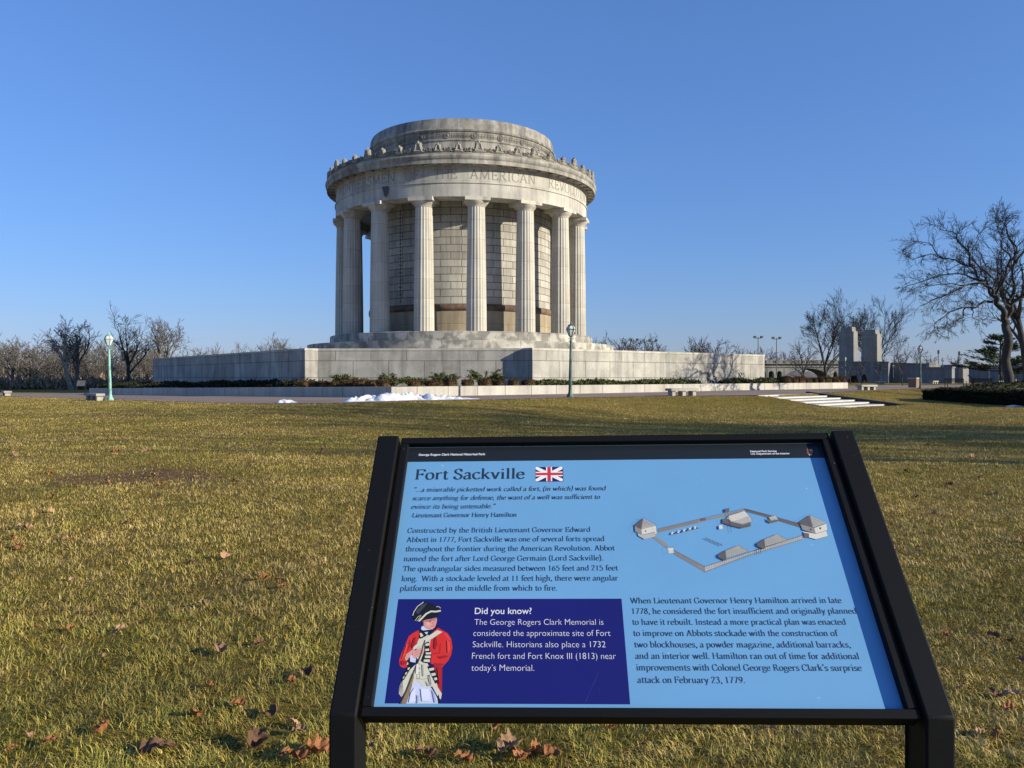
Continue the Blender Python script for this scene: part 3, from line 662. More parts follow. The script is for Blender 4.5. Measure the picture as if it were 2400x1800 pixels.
A(dg_, 75, 265, 170, 190, 150, 305); A(lg, 170, 190, 305, 265, 150, 305); A(wt, 80, 270, 150, 305, 305, 268, 315, 350, 155, 362, 85, 330); A(lg, 110, 345, 155, 364, 292, 330, 302, 380, 185, 412, 120, 375)
A(ol, 190, 318, 203, 316, 203, 332, 190, 333); A(mg, 80, 270, 150, 305, 155, 362, 85, 330)
Ln(ol, .6, 75, 265, 150, 305, 305, 265); Ln(ol, .6, 155, 364, 300, 338)
A(dg_, 1815, 235, 1935, 158, 1970, 287); A(lg, 1935, 158, 2112, 237, 1970, 287); A(wt, 1835, 250, 1985, 292, 2112, 245, 2122, 315, 2000, 352, 1860, 310); A(wt, 1870, 330, 2000, 354, 2112, 322, 2127, 380, 2005, 412, 1880, 380)
A(mg, 1835, 250, 1985, 292, 2000, 352, 1860, 310); A(dg_, 1870, 340, 1930, 352, 1928, 392, 1880, 395); Ln(ol, .7, 1815, 237, 1970, 289, 2112, 239); Ln(ol, .7, 1860, 312, 2000, 354, 2122, 317); Ln(ol, .5, 2005, 412, 2127, 380)
A(ol, 2038, 288, 2056, 284, 2058, 304, 2040, 307); A(ol, 1938, 298, 1956, 302, 1956, 320, 1938, 316)
for k in range(8): Ln(mg, .3, 1938 + 4 * k, 172 + 14 * k, 1960 + 20 * k, 172 + 9 * k); Ln(mg, .3, 168 - k, 202 + 12 * k, 188 + 14 * k, 202 + 8 * k)
A(dg_, 1010, 200, 1062, 185, 1110, 225, 1210, 258, 1310, 230, 1310, 275, 1215, 296, 1110, 272, 1010, 240); A(lg, 1060, 190, 1080, 165, 1240, 115, 1310, 185, 1322, 225, 1222, 256, 1110, 226)
A(wt, 1060, 190, 1080, 165, 1240, 115, 1290, 165, 1150, 215, 1110, 226)
for k in range(7): Ln(ol, .6, 1025 + 28 * k, 225 + 8 * k, 1025 + 28 * k, 240 + 8 * k)
A(lg, 1500, 180, 1572, 163, 1602, 202, 1525, 216); A(dg_, 1480, 192, 1525, 216, 1602, 204, 1590, 226, 1520, 242, 1485, 226)
for a_, b_ in ((0, 0), (412, -120)):
    A(dg_, 960 + a_, 580 + b_, 1040 + a_, 535 + b_, 1050 + a_, 610 + b_, 1040 + a_, 640 + b_, 965 + a_, 605 + b_); A(lg, 1040 + a_, 535 + b_, 1180 + a_, 478 + b_, 1292 + a_, 540 + b_, 1050 + a_, 612 + b_)
    for k in range(7): Ln(mg, .35, 1042 + a_ + 2 * k, 543 + b_ + 10 * k, 1190 + a_ + 15 * k, 486 + b_ + 8 * k)
    Ln(ol, .6, 1040 + a_, 640 + b_, 1050 + a_, 612 + b_, 1292 + a_, 540 + b_)
for x_, y_ in ((485, 350), (552, 335), (612, 320), (674, 303), (728, 290)): A(wt, x_ - 22, y_ + 14, x_ - 4, y_ - 18, x_ + 24, y_ + 10); A(ol, x_ - 2, y_ + 14, x_ + 8, y_ - 8, x_ + 30, y_ + 10)
Ln(ol, .7, 1055, 90, 1085, 220, 1105, 345); A(dg_, 1035, 95, 1080, 80, 1082, 120, 1040, 128); A(wt, 972, 270, 1010, 262, 1014, 302, 976, 308)
for k in range(13): A(ol, 830 + 14 * k, 395 + 6 * k, 836 + 14 * k, 393 + 6 * k, 838 + 14 * k, 412 + 6 * k, 831 + 14 * k, 413 + 6 * k)
for a_, b_ in ((0, 0), (412, -120)):         # pen hatching on the roofs and outlines round the walls
    for k in range(10): Ln(ol, .16, 1043 + a_ + 1.5 * k, 541 + b_ + 7 * k, 1186 + a_ + 11 * k, 483 + b_ + 5.8 * k)
    for k in range(7): Ln(ol, .16, 965 + a_ + 12 * k, 578 + b_ - 6 * k, 970 + a_ + 11 * k, 604 + b_ + 5 * k)
    Ln(ol, .4, 1040 + a_, 535 + b_, 1180 + a_, 478 + b_, 1292 + a_, 540 + b_); Ln(ol, .4, 960 + a_, 580 + b_, 1040 + a_, 535 + b_, 1050 + a_, 612 + b_); Ln(ol, .4, 960 + a_, 580 + b_, 965 + a_, 605 + b_, 1040 + a_, 640 + b_)
for k in range(12): Ln(ol, .16, 1940 + 2.6 * k, 168 + 9.5 * k, 1950 + 13 * k, 168 + 6 * k); Ln(ol, .16, 1930 - 9 * k, 166 + 6.3 * k, 1936 + 2.5 * k, 170 + 9.5 * k); Ln(ol, .16, 168 - 1.5 * k, 196 + 9 * k, 176 + 10.5 * k, 196 + 6 * k); Ln(ol, .16, 166 - 7.4 * k, 196 + 6 * k, 168 - 1.5 * k, 198 + 9 * k)
for k in range(9): Ln(ol, .18, 1070 + 18 * k, 172 - 6 * k, 1100 + 24 * k, 222 + 3 * k if k < 5 else 240 - 2 * k)
for k in range(40): Ln(ol, .15, 336 + 22.5 * k, 300 - 5.4 * k, 336 + 22.5 * k, 334 - 5.6 * k); Ln(ol, .15, 842 + 26 * k, 698 - 8.3 * k, 842 + 26 * k, 748 - 8.7 * k)
Ln(ol, .35, 75, 265, 170, 190, 305, 265); Ln(ol, .35, 150, 305, 170, 190); Ln(ol, .35, 1815, 235, 1935, 158, 2112, 237); Ln(ol, .35, 1935, 158, 1970, 287); Ln(ol, .3, 80, 270, 85, 330, 155, 364, 150, 305); Ln(ol, .3, 305, 268, 315, 350)
Ln(ol, .35, 1060, 190, 1080, 165, 1240, 115, 1310, 185, 1322, 225, 1222, 256, 1110, 226, 1060, 190); Ln(ol, .35, 1010, 200, 1010, 240, 1110, 272, 1215, 296, 1310, 275); Ln(ol, .3, 1500, 180, 1572, 163, 1602, 202, 1525, 216, 1500, 180); Ln(ol, .3, 425, 500, 490, 500, 502, 550, 440, 556, 425, 500)
sheet('fort_drawing', S)
z = zp((1720, 1030), 7.9); S = []
A(pr(176, 112, 84), 1310, 150, 1345, 128, 1390, 118, 1440, 124, 1480, 150, 1497, 190, 1470, 250, 1428, 280, 1370, 235, 1330, 192)
A(pr(120, 84, 64), 1355, 152, 1385, 132, 1400, 170, 1392, 204, 1362, 192); A(pr(200, 150, 120), 1400, 150, 1460, 150, 1480, 185, 1440, 200, 1400, 180); A(pr(150, 96, 70), 1350, 210, 1480, 205, 1466, 240, 1400, 245)
A(pr(220, 220, 210), 1395, 246, 1455, 244, 1440, 266, 1405, 262)
sheet('agency_emblem', S)
z = zp((760, 1350), 2.989); S = []
for a_ in ((1920, 668, 1900, 720, 1875, 770), (1872, 775, 1850, 830, 1832, 872), (1935, 770, 1922, 815)):
    S = []; Ln(pr(74, 82, 150), .35, *a_); sheet('scratch', S)
S = []

# ------------------------------------------------------------------ the rotunda
CX, CY = -5.2, 82.8
TZ = 1.97                                    # terrace top
rot = empty('memorial_rotunda', (CX, CY, TZ), R(3.6)); tag(rot, 'round limestone memorial with a ring of fluted columns and an inscribed entablature', 'memorial')
def ro(z): return z - TZ
def rl(prof): return [(r, ro(z)) for r, z in prof]
mb = MB(); mb.lathe(rl([(15.7, TZ - .3), (15.7, 3.15), (13.3, 3.15)]), 128); shade_auto(mb.build('plinth_step', M['step'], rot))
mb = MB(); mb.lathe(rl([(13.5, 3.10), (13.5, 4.0), (13.42, 4.06), (8.5, 4.06)]), 128); shade_auto(mb.build('plinth_step', M['step'], rot))
mb = MB(); mb.lathe(rl([(9.4, 6.78), (9.4, 16.6)]), 128); cella = mb.build('inner_wall', M['cella'], rot, True)
mb = MB(); mb.lathe(rl([(9.52, 4.0), (9.52, 6.18)]), 96); mb.build('dado', M['dado'], cella, True)
mb = MB(); mb.lathe(rl([(9.52, 6.18), (9.6, 6.2), (9.64, 6.45), (9.6, 6.74), (9.4, 6.78)]), 96); mb.build('marble_band', M['band'], cella, True)
# weather streak down the shaded bay
mb = MB(); rng = random.Random(4)
zz = 7.0
for k in range(26):
    z0 = 7.0 + k * .345; wd = .035 + .03 * rng.random()
    a0 = -38.4
    for dz, ww, hh in ((0, wd * 1.5, .30), (.1, .42 * rng.uniform(.3, 1.0), .08)):
        A_ = [(a0 - ww * 6.4 / 1, z0 + dz), (a0 + ww * 6.4 * rng.uniform(.6, 1), z0 + dz + .02), (a0 + ww * 6.4 * .6, z0 + dz + hh), (a0 - ww * 6.4 * .7, z0 + dz + hh * .9)]
        mb.face([(9.408 * math.sin(R(a)), -9.408 * math.cos(R(a)), ro(q)) for a, q in A_])
mb.build('weather_streak', M['dark_grey'], cella)
# columns
def column_mesh():
    mb = MB(); NF = 20; sub = 4; N = NF * sub
    zs = [4.06, 5.2, 7.0, 9.0, 11.0, 13.0, 14.6, 15.18]
    V = []; H = 15.18 - 4.06
    for zv in zs:
        t = (zv - 4.06) / H; r = .93 - .16 * t + .02 * math.sin(PI * t)
        for k in range(N):
            a = 2 * PI * k / N; ph = (k % sub) / sub
            rr = r * (1 - .055 * math.sin(PI * ph)) if k % sub else r
            V.append((rr * math.cos(a), rr * math.sin(a), ro(zv)))
    fs = []; uv = []
    for i in range(len(zs) - 1):
        for k in range(N):
            k2 = (k + 1) % N; fs.append((i * N + k, i * N + k2, (i + 1) * N + k2, (i + 1) * N + k))
            uv.append([(k * .07, zs[i]), (k * .07 + .07, zs[i]), (k * .07 + .07, zs[i + 1]), (k * .07, zs[i + 1])])
    mb.mesh(V, fs, 0, uv); return mb
colm = None
for k in range(16):
    a = R(6.0 + 22.5 * k); p = (12.07 * math.sin(a), -12.07 * math.cos(a), 0)
    if k == 0:
        colm = column_mesh().build('column', M['column'], rot)
        mb = MB(); mb.lathe(rl([(.77, 15.18), (.80, 15.2), (.80, 15.25), (.84, 15.3), (.98, 15.46), (1.09, 15.58), (1.11, 15.64), (1.06, 15.66)]), 40)
        mb.box((0, 0, ro(15.80)), (2.27, 2.2, .31))
        cap = mb.build('capital', M['stone'], colm); shade_auto(cap, 30)
        colm.location = p; colm.rotation_euler = (0, 0, a)
    else:
        c = colm.copy(); col.objects.link(c); c.parent = rot; c.location = p; c.rotation_euler = (0, 0, a)
        d = cap.copy(); col.objects.link(d); d.parent = c
# entablature
mb = MB(); mb.lathe(rl([(9.0, 16.55), (11.15, 16.55), (11.15, 15.955), (12.93, 15.955), (12.93, 17.13), (13.02, 17.15), (13.02, 17.24), (12.92, 17.26)]), 144)
shade_auto(mb.build('architrave', M['entab'], rot))
mb = MB(); mb.lathe(rl([(12.90, 17.25), (12.90, 18.66), (13.0, 18.70), (13.05, 18.78)]), 144); frieze = shade_auto(mb.build('frieze', M['entab'], rot))
mb = MB(); mb.lathe(rl([(13.05, 18.80), (13.66, 18.80), (13.70, 18.66), (13.80, 18.66), (13.80, 19.0), (13.84, 19.04), (13.90, 19.10), (13.95, 19.3), (13.88, 19.46), (13.3, 19.5), (9.4, 19.75)]), 144)
for k in range(64):
    a = 2 * PI * k / 64
    mb.box((13.34 * math.sin(a), -13.34 * math.cos(a), ro(18.735)), (.82, .60, .15), a)
shade_auto(mb.build('cornice', M['cornice'], rot))
for wd, a0, a1 in (('FRONTIERSMEN', -69.5, -27.6), ('OF', -23.4, -17.4), ('THE', -11.2, -2.1), ('AMERICAN', 2.8, 31.3), ('REVOLUTION', 37.8, 73.5)):
    mb = MB(); set_text(mb, wd, a0, a1, 17.53, 1.22, lambda x, y, k: (12.906 * math.sin(R(x)) * (1 + .0001 * k), -12.906 * math.cos(R(x)) * (1 + .0001 * k), ro(y)), 0, 9.0, 4.6)
    mb.build('carved_word', M['letter'], frieze)
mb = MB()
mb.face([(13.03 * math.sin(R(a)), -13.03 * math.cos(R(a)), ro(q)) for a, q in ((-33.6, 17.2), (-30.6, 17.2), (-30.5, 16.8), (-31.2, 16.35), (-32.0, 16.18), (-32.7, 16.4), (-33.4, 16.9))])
mb.build('dark_patch', M['dark_grey'], frieze)  # flat shape on the architrave, darker than the stone around it
# cresting: a low wavy band and upright palmettes
mb = MB(); n = 576; pr_ = []
V = []
for k in range(n):
    a = 2 * PI * k / n; wv = .09 * abs(math.sin(a * 48)) + .05 * abs(math.sin(a * 96 + .6))
    for r, zv in ((13.66, 19.46), (13.66, 19.88 + wv), (13.50, 19.9 + wv), (13.46, 19.5)):
        V.append(((r + .05 * math.sin(a * 192) * (zv < 20.1 and zv > 19.6)) * math.sin(a), -(r) * math.cos(a), ro(zv)))
mb.mesh(V, [(4 * k + j, 4 * ((k + 1) % n) + j, 4 * ((k + 1) % n) + j + 1, 4 * k + j + 1) for k in range(n) for j in range(3)])
for k in range(192):
    a = 2 * PI * (k + .5) / 192; r_ = .10 + .04 * (k % 2); zc = 19.93 + .05 * (k % 2); ring = []
    for rr, dd in ((r_, 0), (r_, .10), (r_ * .55, .13), (r_ * .5, .06), (.02, .07)):
        ring.append([((13.64 + dd) * math.sin(a + rr * math.cos(t * PI / 4) / 13.6), -(13.64 + dd) * math.cos(a + rr * math.cos(t * PI / 4) / 13.6), ro(zc + rr * math.sin(t * PI / 4))) for t in range(8)])
    for i in range(4): mb.mesh(ring[i] + ring[i + 1], [(t, (t + 1) % 8, 8 + (t + 1) % 8, 8 + t) for t in range(8)])
crest = mb.build('cresting', M['crest'], rot)
def palmette(wd, hg):
    mb = MB(); out = []
    for k in range(17):
        t = k / 16; a = PI * t; lob = 1 + .10 * math.cos(8 * a)
        out.append((math.cos(a) * wd * .42 * lob, hg * .38 + math.sin(a) * hg * .62 * lob * .98))
    P = [(wd * .62, 0)] + [(wd * .56, hg * .16), (wd * .40, hg * .28)] + out + [(-wd * .40, hg * .28), (-wd * .56, hg * .16), (-wd * .62, 0)]
    n = len(P); cyy = hg * .45
    F_ = [(x, -.13, y) for x, y in P]; B = [(x, .10, y) for x, y in P]
    mid = [(x * .62, -.24, cyy + (y - cyy) * .66) for x, y in P]; cen = [(x * .3, -.16, cyy + (y - cyy) * .35) for x, y in P]
    V = F_ + B + mid + cen
    fs = [(i, n + i, n + (i + 1) % n, (i + 1) % n) for i in range(n)] + [tuple(range(2 * n - 1, n - 1, -1))]
    fs += [(i, (i + 1) % n, 2 * n + (i + 1) % n, 2 * n + i) for i in range(n)] + [(2 * n + i, 2 * n + (i + 1) % n, 3 * n + (i + 1) % n, 3 * n + i) for i in range(n)] + [tuple(range(3 * n, 4 * n))]
    mb.mesh(V, fs)
    for s_ in (-1, 1):                       # side scrolls
        for j, (rx, rr) in enumerate(((.72, .17), (1.02, .14), (1.28, .11))):
            cxx = s_ * wd * rx
            ring = [(cxx + rr * math.cos(t * PI / 5), -.17, .22 + rr * math.sin(t * PI / 5)) for t in range(10)]
            bk = [(p[0], .05, p[2]) for p in ring]
            inn = [(cxx + rr * .45 * math.cos(t * PI / 5), -.10, .22 + rr * .45 * math.sin(t * PI / 5)) for t in range(10)]
            mb.mesh(ring + bk + inn, [(i, (i + 1) % 10, 10 + (i + 1) % 10, 10 + i) for i in range(10)] + [(i, 20 + i, 20 + (i + 1) % 10, (i + 1) % 10) for i in range(10)] + [tuple(range(20, 30))])
    return mb
pbig = palmette(.88, 1.06); psm = palmette(.70, .80); obig = osm = None
for k in range(48):
    a = R(6.0 + 7.5 * k); big = k % 3 == 0
    src = obig if big else osm
    if src is None:
        o = (pbig if big else psm).build('antefix', M['crest'], crest)
        if big: obig = o
        else: osm = o
    else:
        o = src.copy(); col.objects.link(o); o.parent = crest
    o.location = (13.56 * math.sin(a), -13.56 * math.cos(a), ro(19.66)); o.rotation_euler = (0, 0, a)
# attic drum
mb = MB(); mb.lathe(rl([(9.62, 19.6), (9.62, 21.85), (9.70, 21.88), (9.70, 21.98), (9.56, 22.0), (9.56, 22.72), (9.66, 22.76), (9.72, 22.9), (9.62, 22.98), (9.50, 23.2), (9.46, 23.8), (9.38, 24.02), (9.0, 24.12), (0.01, 24.5)]), 144)
drum = shade_auto(mb.build('attic_drum', M['drum'], rot), 25)
mb = MB()
for k in range(24):
    a = R(-23.2 + 15.0 * k)
    cx_, cy_ = 9.57 * math.sin(a), -9.57 * math.cos(a)
    ring = []
    for rr, dd in ((.30, 0), (.30, .06), (.24, .06), (.20, .02), (.12, .08), (0.02, .1)):
        ring.append([((9.57 + dd) * math.sin(a + rr * math.cos(t * PI / 8) / 9.57), -(9.57 + dd) * math.cos(a + rr * math.cos(t * PI / 8) / 9.57), ro(22.36 + rr * math.sin(t * PI / 8))) for t in range(16)])
    for i in range(5): mb.mesh(ring[i] + ring[i + 1], [(t, (t + 1) % 16, 16 + (t + 1) % 16, 16 + t) for t in range(16)])
    # a fret of small raised bars between the medallions
    for j in range(6):
        b = a + R(3.2 + j * 1.72)
        for (du, dz, ww, hh) in ((0, .19, .24, .035), (0, -.19, .24, .035), (-.11, 0, .035, .34), (.05, .03, .12, .03), (.10, -.05, .03, .2), (.0, -.06, .03, .1)):
            q = b + du / 9.6
            mb.box((9.575 * math.sin(q), -9.575 * math.cos(q), ro(22.36 + dz)), (ww, .03, hh), q)
mb.build('medallion_frieze', M['drum'], drum)

# ------------------------------------------------------------------ terrace, low wall, planting bed
def tr(r, l): return (CX + RV.x * r + LV.x * l, CY + RV.y * r + LV.y * l)
TP = [(-13.4, -27.4), (13.2, -27.4), (13.2, -26.4), (24.05, -17.2), (25, -17.2), (25, 21.5), (24, 21.5), (13.2, 27.2), (-13.4, 27.2), (-24, 21.5), (-25, 21.5), (-25, -17.2), (-24.05, -17.2), (-13.4, -26.4)]
ter = empty('terrace', (CX, CY, -1.2)); tag(ter, 'broad stone terrace with projecting wing walls carrying the round memorial', 'terrace')
def offs(P, d):
    out = []; n = len(P)
    for i in range(n):
        a, b, c = Vector(P[i - 1]), Vector(P[i]), Vector(P[(i + 1) % n])
        e1 = (b - a).normalized(); e2 = (c - b).normalized(); n1 = Vector((e1.y, -e1.x)); n2 = Vector((e2.y, -e2.x))
        m_ = (n1 + n2); m_ = m_ / max(m_.dot(n1), .3); out.append(b + m_ * d)
    return [(p.x, p.y) for p in out]
TW = [tr(*p) for p in TP]; TL_ = [(x - CX, y - CY) for x, y in TW]
mb = MB(); mb.prism(TL_, ro(0) + TZ - .5, TZ + 1.2 - .16, top=False)
mb.build('wall', M['wing'], ter)
mb = MB(); mb.prism(offs(TL_, .035), TZ + 1.2 - .155, TZ + 1.2); po = offs(TL_, .035)
mb.face([(x, y, TZ + 1.2 - .155) for x, y in po[::-1]]); mb.build('coping', M['stone'], ter)
for px_ in (1666, 1738):                     # two star-barred vents low in the right wing wall
    a = tr(-13.4, -27.4); k = (px_ - 1200) / F; s_ = (k * a[1] - a[0]) / (RV.x - k * RV.y)
    c = (a[0] + RV.x * s_ - CX, a[1] + RV.y * s_ - CY); yy = a[1] + RV.y * s_
    zc = (HOR - 885) / F * yy + 1.2; hh = .42
    ang = math.atan2(RV.y, RV.x); nx, ny = RV.y, -RV.x
    mb = MB(); mb.box((c[0] + nx * .01, c[1] + ny * .01, zc), (.84, .05, .84), ang)
    v_ = mb.build('vent', M['dark_grey'], ter)
    mb = MB()
    for t in (0, 45, 90, 135):
        d = Vector((RV.x * math.cos(R(t)), RV.y * math.cos(R(t)), math.sin(R(t)))) * (.42 if t % 90 == 0 else .56)
        c3 = Vector((c[0] + nx * (.05 + t * .0001), c[1] + ny * (.05 + t * .0001), zc)); mb.beam(c3 - d, c3 + d, .07, .03, up=(nx, ny, 0))
    mb.build('vent_grille', M['bench'], v_)
# low wall
LW = [(-28, 100, -1.08, -1.9), (-40.4, 75.66, -1.06, -1.72), (-6.62, 43.5, -.53, -1.12), (31.3, 73.8, -.505, -1.1), (6, 106, -.50, -1.1)]
lw = empty('retaining_wall', (-6.62, 43.5, -1.1)); tag(lw, 'low pale granite wall edging the planting bed, meeting at a corner', 'wall')
inn = []
for i in range(len(LW)):
    P = [Vector(q[:2]) for q in LW]
    if i == 0: n_ = Vector((P[1].y - P[0].y, -(P[1].x - P[0].x))).normalized() * -1
    elif i == len(LW) - 1: n_ = Vector((P[i].y - P[i - 1].y, -(P[i].x - P[i - 1].x))).normalized() * -1
    else:
        e1 = (P[i] - P[i - 1]).normalized(); e2 = (P[i + 1] - P[i]).normalized(); n1 = Vector((-e1.y, e1.x)); n2 = Vector((-e2.y, e2.x)); n_ = (n1 + n2) / max((n1 + n2).dot(n1), .3)
    inn.append(P[i] + n_ * .5)
mb = MB(); acc = 0
for i in range(len(LW) - 1):
    a, b = LW[i], LW[i + 1]; ia, ib = inn[i], inn[i + 1]; L_ = math.hypot(b[0] - a[0], b[1] - a[1])
    S_ = max(1, int(L_ / 4))
    for k in range(S_):
        t0, t1 = k / S_, (k + 1) / S_
        lp = lambda p, q, t: p + (q - p) * t
        A0 = [lp(a[j], b[j], t0) for j in range(4)]; A1 = [lp(a[j], b[j], t1) for j in range(4)]
        I0 = ia + (ib - ia) * t0; I1 = ia + (ib - ia) * t1
        o_ = lambda x, y, z_: (x + 6.62, y - 43.5, z_ + 1.1)
        mb.face([o_(A0[0], A0[1], A0[3] - .3), o_(A1[0], A1[1], A1[3] - .3), o_(A1[0], A1[1], A1[2]), o_(A0[0], A0[1], A0[2])], 0, [(acc + L_ * t0, 0.1), (acc + L_ * t1, .1), (acc + L_ * t1, 1.0), (acc + L_ * t0, 1.0)])
        mb.face([o_(A0[0], A0[1], A0[2]), o_(A1[0], A1[1], A1[2]), o_(I1.x, I1.y, A1[2]), o_(I0.x, I0.y, A0[2])], 0, [(acc + L_ * t0, 0.1), (acc + L_ * t1, .1), (acc + L_ * t1, .6), (acc + L_ * t0, .6)])
        mb.face([o_(I0.x, I0.y, A0[2]), o_(I1.x, I1.y, A1[2]), o_(I1.x, I1.y, A1[3]), o_(I0.x, I0.y, A0[3])])
    acc += L_
mb.build('wall', M['low'], lw)
def mulch():
    m, N, L, bs = nodes('bark_mulch'); tc = N.new('ShaderNodeTexCoord'); f = noise(N, L, tc.outputs['Object'], 6, 5, .7)
    L.new(ramp(N, L, f, [(.3, (.02, .014, .01)), (.7, (.07, .045, .03))]), bs.inputs['Base Color']); bs.inputs['Roughness'].default_value = 1
    return m
M['mulch'] = mulch()
mb = MB()
bz = lambda i: LW[i][2] - .04
cen = (-5, 80, -.62)
for i in range(len(LW) - 1):
    mb.face([(inn[i].x, inn[i].y, bz(i)), (inn[i + 1].x, inn[i + 1].y, bz(i + 1)), cen])
tag(mb.build('planting_bed_ground', M['mulch']), 'dark mulched soil inside the low granite wall', 'ground', kind='structure')
def bed_z(p):
    if p[0] < -6.6: return -.57 - (-6.6 - p[0]) / 33.8 * .53
    return -.56

# ------------------------------------------------------------------ shrubs
def leafmat(name, a, b, tr_=0.0):
    m, N, L, bs = nodes(name); tc = N.new('ShaderNodeTexCoord'); f = noise(N, L, tc.outputs['Object'], 7, 5, .7)
    g = N.new('ShaderNodeNewGeometry')
    mx = N.new('ShaderNodeMath'); mx.operation = 'MULTIPLY_ADD'; L.new(g.outputs['Random Per Island'], mx.inputs[0]); mx.inputs[1].default_value = .5
    L.new(f, mx.inputs[2])
    L.new(ramp(N, L, mx.outputs[0], [(.4, (*a, 1)), (1.0, (*b, 1))]), bs.inputs['Base Color']); bs.inputs['Roughness'].default_value = .8; bs.inputs['Specular IOR Level'].default_value = .2
    return m
M['box'] = leafmat('bronzed_boxwood', (.032, .021, .009), (.10, .060, .024))
M['box2'] = leafmat('green_boxwood', (.025, .028, .008), (.085, .075, .022))
M['juniper'] = leafmat('juniper', (.035, .042, .015), (.125, .13, .046))
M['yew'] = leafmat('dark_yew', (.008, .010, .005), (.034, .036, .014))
M['twig'] = flat('twig_bark', (.058, .052, .044), .95, .3, 8)
def cards(mb, rng, n, fn, size, up=.3, m=0):
    """n small leaf sprays; fn gives a point and its outward direction"""
    for _ in range(n):
        p, d = fn(); d = Vector(d); d += Vector((rng.gauss(0, .5), rng.gauss(0, .5), rng.gauss(0, .4) + up)); d.normalize()
        s_ = d.cross(Vector((rng.gauss(0, 1), rng.gauss(0, 1), rng.gauss(0, 1)))).normalized(); L_ = size * rng.uniform(.6, 1.4); p = Vector(p)
        mb.face([p - s_ * L_ * .28, p + s_ * L_ * .28, p + d * L_ + s_ * L_ * .12, p + d * L_ * 1.1 - s_ * L_ * .12], m)
def boxwood(seed, rx, hg):
    rng = random.Random(seed); mb = MB()
    ph = [rng.uniform(0, 6) for _ in range(4)]
    def surf(t, u):
        k = 1 + .07 * math.sin(3 * t + ph[0]) + .05 * math.sin(5 * t + ph[1])
        e = .55                                # boxy rounded profile
        sx = math.copysign(abs(math.cos(u)) ** e, math.cos(u)); sz = abs(math.sin(u)) ** e
        return Vector((rx * k * sx * math.cos(t), rx * k * sx * math.sin(t), hg * (.06 + .94 * sz) * (1 + .05 * math.sin(2 * t + ph[2]))))
    nt, nu = 18, 6
    V = [surf(2 * PI * i / nt, PI / 2 * j / nu) * .93 for j in range(nu + 1) for i in range(nt)]
    mb.mesh(V, [(j * nt + i, j * nt + (i + 1) % nt, (j + 1) * nt + (i + 1) % nt, (j + 1) * nt + i) for j in range(nu) for i in range(nt)])
    def fn():
        t = rng.uniform(0, 2 * PI); u = math.asin(rng.random()); p = surf(t, u) * rng.uniform(.86, 1.0); return p, p.normalized()
    cards(mb, rng, 700, fn, .055, .1); return mb
protos = []
def ray_line(px_, a, d):                     # where the sight line of a photo column meets the plan line a + s d
    k = (px_ - 1200) / F; s_ = (k * a[1] - a[0]) / (d[0] - k * d[1]); return (a[0] + d[0] * s_, a[1] + d[1] * s_)
dl = Vector((-33.78, 32.16)).normalized(); dr = Vector((37.92, 30.3)).normalized()
rowL = (-6.62 + dr.x * 1.15, 43.5 + dr.y * 1.15); rowR = (-6.62 + dl.x * 1.1, 43.5 + dl.y * 1.1)
boxp = [(p, rowL, dl) for p in (712, 738, 762, 787, 815, 842, 869, 898)] + [(p, rowR, dr) for p in (971, 1018, 1051, 1096, 1136, 1168, 1204, 1238)] + [(p, rowR, dr) for p in (1842, 1857, 1874, 1890, 1906, 1922, 1938, 1955, 1970)]
rng = random.Random(7)
for k, (px_, a, d) in enumerate(boxp):
    p = ray_line(px_, a, d); kind = k % 4
    far = px_ > 1500; hg = (.46 if not far else .62)
    if k < 4: o = boxwood(k + 20, .40, .46).build('boxwood_shrub', M['box'] if k % 2 else M['box']); protos.append(o)
    else: o = protos[kind].copy(); col.objects.link(o)
    o.location = (p[0], p[1], bed_z(p) - .02)
    sx = rng.uniform(.88, 1.16) * (1.25 if far else 1.0) * (1.35 if px_ in (1051, 1018) else 1)
    o.scale = (sx, sx * rng.uniform(.9, 1.1), hg / .46 * rng.uniform(.85, 1.12)); o.rotation_euler = (0, 0, rng.uniform(0, 6))
    if far: tag(o, 'clipped brown boxwood in the tight row behind the right end of the low wall', 'shrub', 'boxwoods behind the right end of the low wall')
    elif px_ < 917: tag(o, 'clipped bronzed boxwood in the row behind the shaded side of the low wall', 'shrub', 'boxwoods behind the shaded low wall')
    else: tag(o, 'clipped bronzed boxwood in the row behind the sunlit low wall left of the lamp', 'shrub', 'boxwoods behind the sunlit low wall')
def spreader(seed, rx, ry, hg, n):
    """a spreading evergreen: layered arching sprays"""
    rng = random.Random(seed); mb = MB()
    for _ in range(26):
        t = rng.uniform(0, 2 * PI); e = rng.uniform(.55, 1.0); h = hg * rng.uniform(.35, 1.0) * (1.15 - .45 * e)
        tip = Vector((rx * e * math.cos(t), ry * e * math.sin(t), h)); b0 = Vector((rng.gauss(0, .1), rng.gauss(0, .1), .02)); mid = (b0 + tip) / 2 + Vector((0, 0, h * .3))
        P = [Vector(q) for q in (b0, mid, tip)]
        mb.tube(P[0], P[1], .018, .012, 3, 1); mb.tube(P[1], P[2], .012, .005, 3, 1)
        def fn():
            u = rng.uniform(.25, 1.05); p = P[0] * (1 - u) ** 2 + P[1] * 2 * u * (1 - u) + P[2] * u * u
            return p + Vector((rng.gauss(0, .09), rng.gauss(0, .09), rng.gauss(0, .035))), (P[2] - P[1]).normalized()
        cards(mb, rng, n, fn, .11, .15)
    return mb
